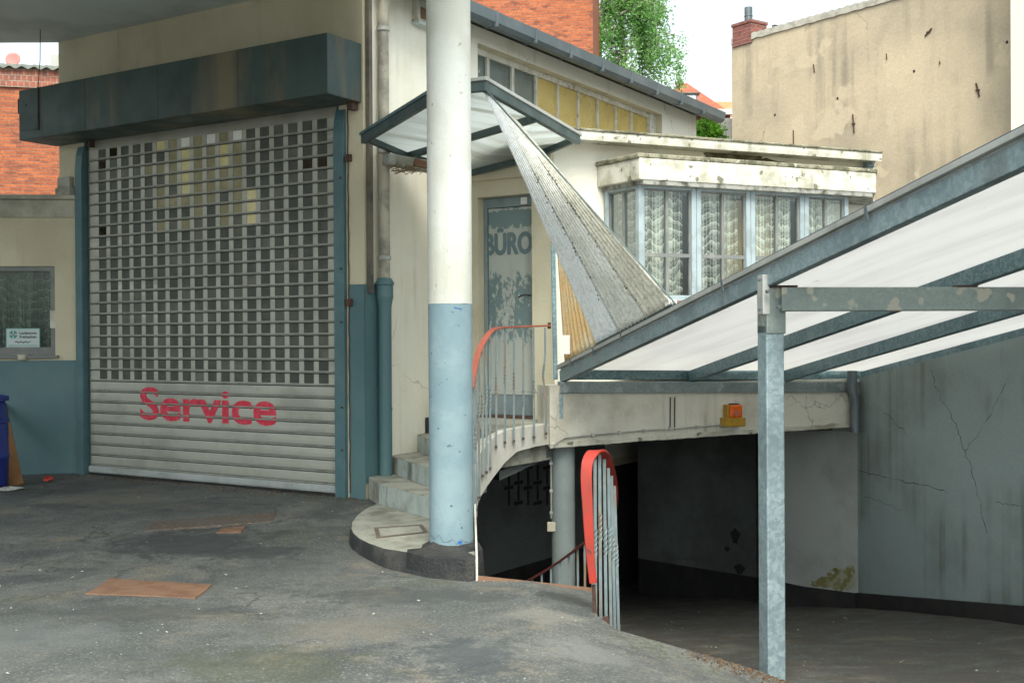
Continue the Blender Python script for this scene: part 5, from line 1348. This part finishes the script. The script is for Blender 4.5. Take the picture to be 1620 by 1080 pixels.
# ================================================================== RAMP ROOF
rr = thing('ramp_roof', 'sloping galvanised frame roofed with milky plastic sheets over the ramp', 'carport', V((1.5, 6.6, -.35)))
vp = ray(315, 870); rdir = vp.normalized()
pA = at(886, 603, 10.25)                        # low end of the first rafter, underside
r_down = rdir
def raft_start(px, py, d): return at(px, py, d)
gA = at(884, 603, 10.28); gB = at(1377, 603, 11.42)
gdir = (gB-gA); 
starts = []
for px in (893, 1098, 1246, 1371):
    # intersection of the column px with the girder line
    best = min((abs((lambda q: CX+F*((q-CAMP).dot(RT))/((q-CAMP).dot(FW)))(gA+gdir*(k/400))-px), k) for k in range(-10, 411))[1]
    starts.append(gA+gdir*(best/400))
side = V((gdir.x, gdir.y, 0)).normalized()
nrm = side.cross(-rdir); nrm = nrm if nrm.z > 0 else -nrm; nrm.normalize()
LEN = 7.6; RH, RWd = .105, .06
for i, s in enumerate(starts):
    mb = MB(); L = LEN if i == 0 else LEN-.2
    c0 = s+nrm*RH/2+rdir*.05; c1 = s+nrm*RH/2-rdir*L
    mb.beam(c0, c1, RWd, RH, nrm)
    part('rafter', mb, M['galv'] if i == 0 else M['galv_dark'], rr, .004)
# end bar beyond the frame closes the roof at its top
mb = MB(); mb.beam(starts[0]-rdir*LEN+nrm*(RH/2)-side*.1, starts[3]-rdir*LEN+nrm*(RH/2)+side*.1-rdir*.0, .06, .06, nrm)
# sheets, one per bay
def roofpt(s, k, up): return s-rdir*k+nrm*(RH+up)
for i in range(3):
    a, b = starts[i], starts[i+1]; da = RWd*.0
    mb = MB()
    A0, A1 = roofpt(a, -.04, .004), roofpt(a, LEN, .004); B0, B1 = roofpt(b, -.04, .004), roofpt(b, LEN-.2, .004)
    A0 += side*(-.02 if i == 0 else .003); A1 += side*(-.02 if i == 0 else .003); B0 -= side*(.003 if i < 2 else -.03); B1 -= side*(.003 if i < 2 else -.03)
    mb.hexa([A0, A1, B1, B0], [A0+nrm*.012, A1+nrm*.012, B1+nrm*.012, B0+nrm*.012])
    part('roof_sheet', mb, M['twin'], rr, uvfix=(side, rdir))
# edge trim on the first rafter
mb = MB(); a = starts[0]
c0 = roofpt(a, -.06, .0+.028)-side*.028; c1 = roofpt(a, LEN, .0+.028)-side*.028
mb.beam(c0, c1, .045, .030, nrm); trim = part('edge_trim', mb, M['zincpale'], rr, .003)
mb = MB(); mb.beam(c0+nrm*.018+side*.03, c1+nrm*.018+side*.03, .1, .005, nrm); part('trim_cap', mb, M['steelgrey'], trim)
mb = MB()
for k in (.35, .95, 1.6, 3.39, 5): 
    c = roofpt(a, k, .01)-side*.052; mb.obox(c, side*.003, rdir*.012, nrm*.035)
part('trim_clip', mb, M['steelgrey'], trim)
# girders at the low end
mb = MB(); mb.beam(gA-side*.0-Z*.054+V((0, -.0, 0)), gB-Z*.054, .07, .104, Z); part('girder', mb, M['galv_dark'] if False else mat_galv('streaky galvanised girder', (.22, .27, .28), (.29, .34, .34), (.4, .43, .42), .6), rr, .004)
mb = MB(); mb.beam(gA+V((.1, .12, .075)), gB+V((-.05, .12, .075)), .05, .13, Z); part('upper_girder', mb, M['galv_dark'], rr, .004)
mb = MB(); c = gA+V((.02, 0, -.22)); mb.obox(c, side*.02, V((0, .02, 0)), Z*.11); part('girder_leg', mb, M['galv'], rr, .003)
# header beam on the post
hP = at(1219, 472, 6.62); hz = hP.z
hdir = az(83)
hs0 = at(1233, 473.5, 6.60)
mb = MB(); hh = .138
mb.beam(hs0, hs0+hdir*3.4, .08, hh, Z); part('header_beam', mb, M['galv_patch'], rr, .006)
# post
px_ = at(1220, 700, 6.65); pw = .114
pzb = yz(px_.x, px_.y)-.12; pzb = -.42
fr_ = az(-15); sd_ = az(75)
ptop = at(1216, 513, 6.6).z+.0
mb = MB(); mb.obox(V((px_.x, px_.y, (pzb+ptop)/2)), sd_*pw/2, fr_*pw/2, Z*(ptop-pzb)/2)
post = part('post', mb, M['galv'], rr, .008)
mb = MB(); sl0 = at(1216, 528, 6.6).z; sl1 = at(1216, 455, 6.6).z
c = V((px_.x, px_.y, 0))
mb.obox(c+Z*((sl0+sl1)/2)+sd_*.004-fr_*.003, sd_*(pw/2+.004), fr_*(pw/2+.004), Z*(sl1-sl0)/2); part('post_sleeve', mb, M['galv_patch'], post, .006)
lp = at(1202, 467, 6.52)
mb = MB(); lz0 = at(1200, 497, 6.55).z; lz1 = at(1200, 434, 6.55).z
mb.obox(c-sd_*(pw/2+.011)-fr_*.012+Z*((lz0+lz1)/2), sd_*.004, fr_*.032, Z*(lz1-lz0)/2)
mb.obox(c-sd_*(pw/2+.005)-fr_*(pw/2+.009)+Z*((lz0+lz1)/2), sd_*.022, fr_*.003, Z*(lz1-lz0)/2); part('strap_plate', mb, M['zincpale'], post, .003)
for (x, y) in ((1213.5, 461), (1230, 485)):
    mb = MB(); q = at(x, y, 6.535); mb.tube([q, q-fr_*.022], .012, 6); part('bolt', mb, M['steelgrey'], post)
for y in (443, 490): mb = MB(); q = at(1201.5, y, 6.52); mb.tube([q, q-fr_*.016], .010, 6); part('bolt', mb, M['steelgrey'], post)
mb = MB(); mb.obox(hs0+hdir*.03+Z*(hh/2+.006), hdir*.07, V((0, .04, 0)), Z*.005); mb.obox(hs0+hdir*1.13+Z*(hh/2+.006), hdir*.065, V((0, .04, 0)), Z*.005); part('bearing_plate', mb, M['rustdark'], rr)

# ================================================================== DOOR CANOPY
dc = thing('door_canopy', 'small dark framed canopy with milky panes over the office door', 'canopy', at(745, 240, 10.5))
cA, cK, cB, cC_, cE, cF, cD = at(576, 218, 10.35), at(705, 140, 8.75), at(766, 134, 8.6), at(913, 219, 10.4), at(836, 252, 10.85), at(745, 274, 11.15), at(645, 247, 11.0)
def fbar(a, b, w, h, m, nm, name='frame_bar', par=None): 
    mb = MB(); mb.beam(a, b, w, h, Z); return part(name, mb, m, par or dc, .004)
for a, b in ((cA, cK), (cK, cB), (cB, cC_)):
    d = (b-a).normalized(); fbar(a-d*.02-Z*.015, b+d*.02-Z*.015, .05, .075, M['dkframe'], '')
    fbar(a-d*.035+Z*.038, b+d*.035+Z*.038, .07, .028, M['zincpale'] if a is not cA else M['galv_dark'], '', 'flashing')
for a, b in ((cC_, cE), (cE, cF), (cF, cD), (cD, cA)): fbar(a, b, .045, .055, M['dkframe'], '')
mid = at(846, 188, 9.5); fbar(cD, mid, .05, .06, M['dkframe'], '')
for poly in ([cA, cK, cB, mid, cD], [cD, mid, cC_, cE, cF]):
    mb = MB(); up = .028
    mb.slab([p+Z*(up+.006) for p in poly], .006); part('pane', mb, M['canopypane'], dc, uvfix=((cK-cA).normalized(), (cC_-cB).normalized()))
# stub beam carrying the left corner, with nest-like dirt
sbm = thing('broken_beam_end', 'crumbling beam stub with dry twigs and rust under the left corner of the door canopy', 'beam', at(620, 262, 10.9))
mb = MB(); a = at(608, 252, 10.72); b = at(690, 266, 11.0); mb.beam(a, b, .1, .11, Z); part('stub', mb, M['concrete'], sbm, .012)
mb = MB(); mb.tube([at(611, 252, 10.64), at(622, 253, 10.68)], .055, 12); part('pipe_end', mb, M['conduit'], sbm)
mb = MB(); mb.beam(at(655, 256, 10.7), at(676, 262, 10.75), .05, .07, Z); part('rusted_end', mb, M['rust'], sbm, .01)
mb = MB()
for _ in range(60):
    p = at(random.uniform(622, 672), random.uniform(262, 273), random.uniform(10.65, 10.8)); d = V((random.uniform(-1, 1), random.uniform(-.4, .4), random.uniform(-.35, .3)))*random.uniform(.04, .11)
    mb.tube([p-d, p+V((0, 0, .01)), p+d], .003, 4)
part('twig', mb, weather('dry twigs', (.25, .2, .11), (.15, .12, .08), 20, bump=0), sbm)
# braces from the wall down the left corner
mb = MB(); mb.hexa([at(600, 260, 10.86), at(618, 262, 10.9), at(618, 262, 11), at(600, 260, 11)], [at(598, 330, 10.86), at(607, 330, 10.9), at(607, 330, 11), at(598, 330, 11)]); part('wall_bracket', mb, M['cream'], sbm)

# twisted corrugated sheet
def ruled(T, Bm, ns, nr, amp, ribs, sag=0):
    """sheet between two edges, ribs run from edge to edge"""
    mb = MB(); vs = []
    for i in range(nr+1):
        s = i/nr
        t_ = T[0].lerp(T[1], s); b_ = Bm[0].lerp(Bm[1], s)
        for j in range(ns+1):
            k = j/ns
            p = t_.lerp(b_, k)
            e = (T[1]-T[0]).lerp(Bm[1]-Bm[0], k); l = b_-t_; n_ = e.cross(l).normalized()
            w = min(1, e.length/ (Bm[1]-Bm[0]).length)
            p = p + n_*(amp*max(.2, w)*math.sin(s*ribs*2*math.pi)) + Z*(-sag*math.sin(k*math.pi))
            vs.append(p)
    q = ns+1
    mb.mesh(vs, [(i*q+j, (i+1)*q+j, (i+1)*q+j+1, i*q+j+1) for i in range(nr) for j in range(ns)], 0, True)
    return mb
def on_trim(px, py, lift=.03):
    """point on the first rafter's edge trim at column px"""
    a = roofpt(starts[0], 0, .045)-side*.03
    best = None
    for i in range(900):
        p = a-rdir*(i*.008); v = p-CAMP; x = CX+F*v.dot(RT)/v.dot(FW)
        if best is None or abs(x-px) < best[0]: best = (abs(x-px), p)
    return best[1]+nrm*lift
bl0, bl1 = on_trim(945, 0, .01), on_trim(1066, 0, .01)
cs = thing('twisted_sheet', 'long twisted sheet of weathered grey corrugated plastic stretched from door canopy to ramp roof', 'corrugated sheet', bl0)
T0, T1 = at(767, 147, 8.62), at(822, 198, 9.2)
for k, (s0_, s1_, lift, nr_, m_) in enumerate(((0, .36, .0, 7, 'corr_pale'), (.33, .72, .012, 8, 'corr'), (.69, 1.0, .024, 6, 'corr_grey'))):
    up = V((-.3, -.6, .5))*lift
    mb = ruled((T0.lerp(T1, s0_)+up, T0.lerp(T1, s1_)+up), (bl0.lerp(bl1, s0_)+up, bl0.lerp(bl1, s1_)+up), 30, nr_*10, .010, nr_)
    mb.m = [1 if 3 <= (f_//30) % 10 <= 5 else 0 for f_ in range(len(mb.f))]
    o = part('sheet', mb, [M[m_], M[m_+'_dirt']], cs); md = o.modifiers.new('thick', 'SOLIDIFY'); md.thickness = .003
mb = MB()
for q_ in (.345, .705):
    a_t, a_b = T0.lerp(T1, q_), bl0.lerp(bl1, q_)
    for _ in range(60):
        p = a_t.lerp(a_b, random.uniform(.3, .95))+V((-.012, -.03, .012))+V((random.gauss(0, .012), 0, 0)); r_ = random.uniform(.002, .007)
        mb.mesh([p+V((r_, 0, 0)), p+V((0, -.004, r_)), p-V((r_, 0, 0)), p-V((0, .004, r_*1.8)), p+V((0, -r_*.6, 0))], [(0, 1, 4), (1, 2, 4), (2, 3, 4), (3, 0, 4)])
kind(part('moss_crumbs', mb, M['moss'], cs), 'stuff')
mb = MB(); mb.beam(bl0-nrm*.0+V((0, -.01, 0)), bl1, .03, .02, nrm); part('edge_strip', mb, M['dkframe'], cs)
mb = MB(); e0 = at(768, 146, 8.58); mb.beam(at(770, 144, 8.6), bl1+V((.012, 0, .01)), .012, .012, V((0, -1, 0))); part('side_strip', mb, M['dkframe'], cs, .002)
mb = MB(); q = on_trim(1062, 0, .035); mb.obox(q, side*.03, rdir*.04, nrm*.018); part('end_clip', mb, M['whitetag'], cs, .004)
al0, al1 = on_trim(893, 0, .01), on_trim(946, 0, .01)
am = thing('amber_sheet', 'amber corrugated plastic strip filling the gap beside the metal corner post', 'corrugated sheet', al0)
mb = ruled((at(879, 360, 10.5), at(893, 340, 10.3)), (al0, al1), 20, 88, .013, 8)
mb.m = [1 if 4 <= (f_//20) % 11 <= 6 else 0 for f_ in range(len(mb.f))]  # darker stripe along each amber rib
o = part('sheet', mb, [M['amber'], M['amber_dirt']], am); md = o.modifiers.new('thick', 'SOLIDIFY'); md.thickness = .003
mb = MB(); c = at(894, 545, 9.95); mb.obox(c, V((.042, 0, 0)), V((0, .001, 0)), Z*.082); part('label', mb, M['whitetag'], am)
mb = MB(); mb.beam(at(874, 345, 10.62), at(879, 600, 10.45), .04, .04, V((0, 1, 0))); mp = part('corner_post', mb, M['galv_dark'], None, .004)
tag(mp, 'thin dark steel post at the corner of the office door wall beside the amber sheet', 'post')

# ================================================================== BACKGROUND
def bwall(name, label, cat, pxs, d0, d1, z0, z1, m, th=.4, tops=None):
    a = at(pxs[0], 533, d0); b = at(pxs[1], 533, d1); P = Plane(V((a.x, a.y, 0)), b-a); L = (V((b.x, b.y, 0))-V((a.x, a.y, 0))).length
    t = thing(name, label, cat, P.pt(L/2, z0))
    return t, P, L
# brick hall on the left
bt, BP, BLn = bwall('brick_hall', 'orange brick hall beyond the annex with a corrugated roof edge', 'building', (-420, 240), 24.5, 26.5, 0, 8, None)
ztl = BP.uz(50, 108)[1]
mb = MB(); mb.box(BP, 0, BLn, 0, ztl-.45, -.4, 0); part('wall', mb, M['brick'], bt)
mb = MB(); mb.box(BP, 0, BLn, ztl-.4495, ztl-.05, -.4, .05); part('top_course', mb, mat_brick('sooty brick course', (.33, .10, .06), (.2, .08, .06), (.3, .26, .2), bw=.125, bh=.13), bt)
mb = MB(); n = int(BLn/.03); vs = []
for i in range(n+1):
    u = BLn*i/n; z = ztl+.03*math.sin(u*2*math.pi/.26)
    vs += [BP.pt(u, z-.03, .16), BP.pt(u, z+.02, .16), BP.pt(u, z+.9, -4), BP.pt(u, z+.86, -4)]
mb.mesh(vs, [(4*i+j, 4*i+(j+1) % 4, 4*i+4+(j+1) % 4, 4*i+4+j) for i in range(n) for j in range(4)]); part('roof', mb, weather('fibre cement roof', (.16, .18, .16), (.22, .23, .2), 3), bt)
dd = BP.hit(21, 95, -1.0); sdh = thing('satellite_dish', 'faded red satellite dish above the corrugated edge of the brick hall', 'satellite dish', V((dd.x, dd.y, ztl+.2)))
mb = MB(); n = 20; rd = .17; 
nd = V((.1, -1, .25)).normalized(); e1 = nd.cross(Z).normalized(); e2 = e1.cross(nd)
rings = [[dd+(e1*math.cos(a)*r+e2*math.sin(a)*r*1.0)+nd*(r*r*.9) for a in [2*math.pi*j/n for j in range(n)]] for r in (.0, .06, .12, rd)]
vs = [q for g in rings for q in g]; mb.mesh(vs, [(i*n+j, i*n+(j+1) % n, (i+1)*n+(j+1) % n, (i+1)*n+j) for i in range(3) for j in range(n)], 0, True)
o = part('dish', mb, M['dishred'], sdh); md = o.modifiers.new('thick', 'SOLIDIFY'); md.thickness = .012
mb = MB(); mb.tube([dd-nd*.05, dd-nd*.12-Z*.1, V((dd.x-nd.x*.12, dd.y-nd.y*.12, ztl+.05))], .02, 8); part('mast', mb, M['steelgrey'], sdh)
mb = MB(); c = BP.hit(90, 98, -1.6); mb.obox(V((c.x, c.y, c.z-.05)), BP.t*.12, BP.n*.15, Z*.2); tag(part('vent_block', mb, M['greyrender'], None, .02), 'small grey chimney block on the roof of the left brick hall', 'chimney')
# brick block above the low hall
a = at(938, 60, 34); P2 = Plane(V((a.x, a.y, 0)), az(-84)); bt2 = thing('brick_tower', 'tall orange brick block rising behind the clerestory gutter', 'building', P2.pt(4, 0))
mb = MB(); mb.box(P2, 0, 13, 0, 16, -7, 0); part('wall', mb, M['brick_far'], bt2)
mb = MB(); mb.box(P2, -.1, 13.1, 16.001, 16.2, -7.1, .1); part('coping', mb, M['greyrender'], bt2)
# beige gable
c0 = at(1160, 533, 25); c1 = at(1601, 533, 19.7); P3 = Plane(V((c0.x, c0.y, 0)), c1-c0); L3 = (V((c1.x, c1.y, 0))-V((c0.x, c0.y, 0))).length
bg3 = thing('gable_house', 'tall windowless beige rendered gable wall with a sloping top', 'building', P3.pt(3, 0))
zt0 = P3.uz(1161, 67)[1]; u_t, zt1 = P3.uz(1398, 1); slp = (zt1-zt0)/u_t
def topz(u): return zt0+slp*u
mb = MB(); n = 40; vs = []
for i in range(n+1):
    u = L3*1.3*i/n; jz = .02*noise.noise(V((u*4, 2, 7)))
    vs += [P3.pt(u, -.5), P3.pt(u, topz(u)+jz), P3.pt(u, topz(u)+jz, -6), P3.pt(u, -.5, -6)]
mb.mesh(vs, [(4*i+j, 4*i+(j+1) % 4, 4*i+4+(j+1) % 4, 4*i+4+j) for i in range(n) for j in range(4)] + [(3, 2, 1, 0), (4*n, 4*n+1, 4*n+2, 4*n+3)]); part('wall', mb, M['beige'], bg3)
mb = MB(); n = 90; vs = []
for i in range(n+1):
    u = L3*1.3*i/n; jz = .012*noise.noise(V((u*5, 2, 3)))+.02*(i % 2)
    vs += [P3.pt(u, topz(u)-.05+.02*noise.noise(V((u*6, 8, 8))), .03), P3.pt(u, topz(u)+.07+jz, .03), P3.pt(u, topz(u)+.08+jz, -6), P3.pt(u, topz(u)+.03, -6)]
mb.mesh(vs, [(4*i+j, 4*i+(j+1) % 4, 4*i+4+(j+1) % 4, 4*i+4+j) for i in range(n) for j in range(4)] + [(3, 2, 1, 0), (4*n, 4*n+1, 4*n+2, 4*n+3)]); part('verge', mb, weather('verge mortar', (.46, .43, .37), (.30, .28, .24), 6, bump=.5), bg3)
cu0_, cz_ = P3.uz(1160.5, 62); cu1_ = P3.uz(1190, 62)[0]; czt = P3.uz(1170, 37)[1]
mb = MB(); mb.box(P3, cu0_, cu1_, zt0-.12, czt-.06, -.45, .035); mb.box(P3, cu0_-.02, cu1_+.02, czt-.0595, czt, -.47, .055); ch = part('chimney', mb, M['brick_red'], bg3)
mb = MB(); c = P3.pt((cu0_+cu1_)/2-.02, 0, -.2); ptz = P3.uz(1175, 17)[1]+.1; mb.lathe(c, [(.085, czt), (.085, czt+.15), (.092, czt+.155), (.092, czt+.17), (.085, czt+.175), (.085, ptz)], 18); part('flue', mb, M['steelgrey'], ch)
mb = MB(); u = P3.uz(1219, 48)[0]; mb.box(P3, u-.04, u+.05, topz(u)+.08, topz(u)+.16, -.2, -.08); part('roof_vent', mb, M['wire'], bg3, .01)
for (x0, y0, x1, y1, w) in ((1463, 58, 1474, 45, .014), (1349, 181, 1351, 210, .014), (1544, 132, 1549, 153, .017), (1287, 102, 1288.5, 115, .009), (1255, 206, 1255.5, 230, .008), (1402, 85, 1403, 95, .005), (1486, 97, 1487, 102, .006)):
    mb = MB(); a = P3.hit(x0, y0, .015); b = P3.hit(x1, y1, .015); mb.beam(a, b, w*1.5, .02, P3.n)
    m_ = a.lerp(b, .52)
    if w > .012: mb.obox(m_, P3.t*.035, Z*.014, P3.n*.016)
    part('wall_tie', mb, M['rustdark'], bg3)
mb = MB()
for (x, y) in ((1446, 113), (1325, 156), (1226, 182), (1593, 67)): mb.obox(P3.hit(x, y, .003), P3.t*.022, Z*.024, P3.n*.002)
part('anchor_hole', mb, M['black'], bg3)
# white neighbour on the far right
c2 = at(1601, 533, 18.6); P4 = Plane(V((c2.x, c2.y, 0)), az(78)); wh = thing('white_house', 'plain cream white house corner at the right edge of the view', 'building', P4.pt(2, 0))
k_ = V((c2.x, c2.y, 0)).normalized()*1.0+V((.05, 0, 0)); f_ = V((c2.x, c2.y, 0)); g_ = P4.pt(6, 0)
mb = MB(); mb.prism([(p.x, p.y) for p in (f_, g_, g_+k_, f_+k_)], 0, 13); part('wall', mb, M['offwhite'], wh)
mb = MB(); mb.box(P4, -.1, 6.1, 13.001, 13.2, -1.1, .2); part('roof', mb, M['rooffelt'], wh)
# grey wall stub beside the gable
mb = MB(); a = at(1143, 533, 26); b = at(1162, 533, 26); Pg = Plane(V((a.x, a.y, 0)), b-a); mb.box(Pg, 0, .35, 0, Pg.uz(1150, 187)[1], -.4, 0); tag(part('garden_wall', mb, M['greyrender'], None, .02), 'narrow grey wall end between the bush and the beige gable', 'wall')
# red roofed house
rh = thing('red_roof_house', 'far house with a red tiled hip roof and a small dormer behind the birch', 'house', at(1120, 300, 60))
ap = at(1086, 131, 61); el = at(1040, 180, 57); er = at(1156, 178, 57); eb = V((er.x+1.5, er.y+9, er.z)); eb2 = V((el.x-1, el.y+9, el.z)); ap2 = V((ap.x-.3, ap.y+3, ap.z))
el = V((el.x-1.2, el.y, er.z))
mb = MB(); mb.mesh([el, er, ap, eb, eb2, ap2], [(0, 1, 2), (1, 3, 5, 2), (3, 4, 5), (4, 0, 2, 5), (0, 4, 3, 1)]); part('roof', mb, M['tiles'], rh)
mb = MB(); q = [V((p.x, p.y, 0)) for p in (el, er, eb, eb2)]; cen = sum(q, V())/4; q = [(p-cen)*.95+cen for p in q]; mb.prism([(p.x, p.y) for p in q], 0, er.z-.05); part('wall', mb, M['brick_red'], rh)
mb = MB(); mb.beam(el+V((0, -.12, 0)), er+V((.3, -.12, 0)), .2, .28); part('gutter', mb, M['zincpale'], rh)
dm0 = at(1074, 164, 57.5); Pd = Plane(V((dm0.x, dm0.y, 0)), az(88))
mb = MB(); dz_ = at(1085, 164, 57.5).z; mb.box(Pd, 0, .95, dz_-.15, dz_+.48, -1.5, 0); dmr = part('dormer', mb, M['steelgrey'], rh, .02)
mb = MB(); mb.box(Pd, .08, .85, dz_, dz_+.42, .001, .02); part('pane', mb, weather('sky lit dormer glass', (.55, .6, .62), None, rough=.1, bump=0), dmr)
mb = MB(); mb.box(Pd, -.12, 1.07, dz_+.481, dz_+.55, -1.5, .12); part('dormer_roof', mb, M['rooffelt'], dmr)
mb = MB(); mb.obox(ap2+V((.1, -2, .1)), V((.2, 0, 0)), V((0, .2, 0)), Z*.12); part('chimney', mb, M['brick_red'], rh)
oh = thing('orange_roof_house', 'sliver of a farther orange tiled roof beside the beige gable', 'house', at(1150, 300, 75))
a, b = at(1118, 182, 75), at(1190, 182, 75); c, d = at(1118, 161, 79), at(1190, 161, 79)
mb = MB(); mb.mesh([a, b, d, c, a-Z*.15, b-Z*.15, d-Z*.15, c-Z*.15], [(0, 1, 2, 3), (7, 6, 5, 4), (0, 4, 5, 1), (1, 5, 6, 2), (2, 6, 7, 3), (3, 7, 4, 0)]); part('roof', mb, M['tiles_orange'], oh)
mb = MB(); mb.prism([(a.x, a.y+.3), (b.x, b.y+.3), (d.x, d.y+3), (c.x, c.y+3)], 0, a.z-.16); part('wall', mb, M['brick_red'], oh)

# birch with hanging strands
def leaves(mb, p, n, spread, size):
    for _ in range(n):
        q = p+V((random.gauss(0, spread), random.gauss(0, spread), random.gauss(0, spread*.8)))
        a = V((random.uniform(-1, 1), random.uniform(-1, 1), random.uniform(-.9, .2))).normalized(); b = a.cross(V((random.uniform(-1, 1), random.uniform(-1, 1), random.uniform(-1, 1)))).normalized()
        s = size*random.uniform(.7, 1.4)
        mb.face([q-a*s, q+b*s*.55, q+a*s, q-b*s*.55])
bc0 = at(926, 200, 42); bx0 = V((bc0.x, bc0.y, 0))
bi = thing('birch_tree', 'tall weeping birch with drooping bright green strands behind the gutter', 'tree', bx0)
mb = MB(); mb.tube([bx0, bx0+V((.1, 0, 5)), bx0+V((.2, .1, 10)), bx0+V((.8, 0, 14.5)), bx0+V((1.2, 0, 19))], [.32, .27, .2, .12, .04], 12); tr = part('trunk', mb, M['trunk'], bi)
crown0 = bx0 + V((1.75, 0, 0))
lm = MB(); br__ = MB()
for i in range(46):
    z = random.uniform(11.2, 18.5); a = random.uniform(0, 6.28); rr_ = random.uniform(.25, 1.0)*max(.5, 2.75-(z-11)*.38)
    s0 = crown0+V((-.9, 0, z)); s1 = s0+V((.9+math.cos(a)*rr_*.6, math.sin(a)*rr_*.6, .5)); s2 = s0+V((.9+math.cos(a)*rr_, math.sin(a)*rr_, .25))
    br__.tube([s0, s1, s2], [.05, .03, .012], 5)
    for k in range(random.randint(2, 4)):
        q = s1.lerp(s2, random.uniform(.1, 1.1)); L = random.uniform(1.4, 4.2)
        if q.z-L < 9.2: L = max(.8, q.z-9.2)
        n = int(L/.11); wob = random.uniform(0, 6)
        br__.tube([q-Z*(L*j/6)+V((.05*math.sin(j+wob), .05*math.cos(j+wob), 0)) for j in range(7)], .006, 3, cap=False)
        w_ = random.uniform(.10, .19)
        for j in range(n):
            t_ = j/n
            if random.random() < .12: continue
            leaves(lm, q-Z*(L*t_)+V((.08*math.sin(t_*5+wob), .08*math.cos(t_*4+wob), 0)), 15, w_*(1.15-.6*t_), .055)
part('crown', lm, M['birchleaf'], bi, recalc=False); part('branch', br__, M['trunk'], bi)
# bush
bu = at(1120, 240, 24.5); bub = V((bu.x, bu.y, 0)); bs2 = thing('bush', 'round bright green bush showing above the flat roof', 'bush', bub)
mb = MB(); 
for k in range(5): mb.tube([bub, bub+V((.1*math.cos(k*1.3), .1*math.sin(k*1.3), 2.5)), bub+V((.5*math.cos(k*1.3), .5*math.sin(k*1.3), 5.3))], [.07, .05, .015], 6)
part('trunk', mb, M['trunk'], bs2)
lm = MB(); zc = at(1120, 214, 24.5).z
for i in range(150):
    a = random.uniform(0, 6.28); h = random.uniform(-1.2, 1)**1; r_ = math.sqrt(max(.02, 1-h*h*(.6 if h < 0 else 1)))*random.uniform(.5, 1)
    leaves(lm, V((bub.x+.36*r_*math.cos(a), bub.y+.4*r_*math.sin(a), zc-.05+.38*h)), 22, .055, .032)
part('crown', lm, M['bushleaf'], bs2, recalc=False)
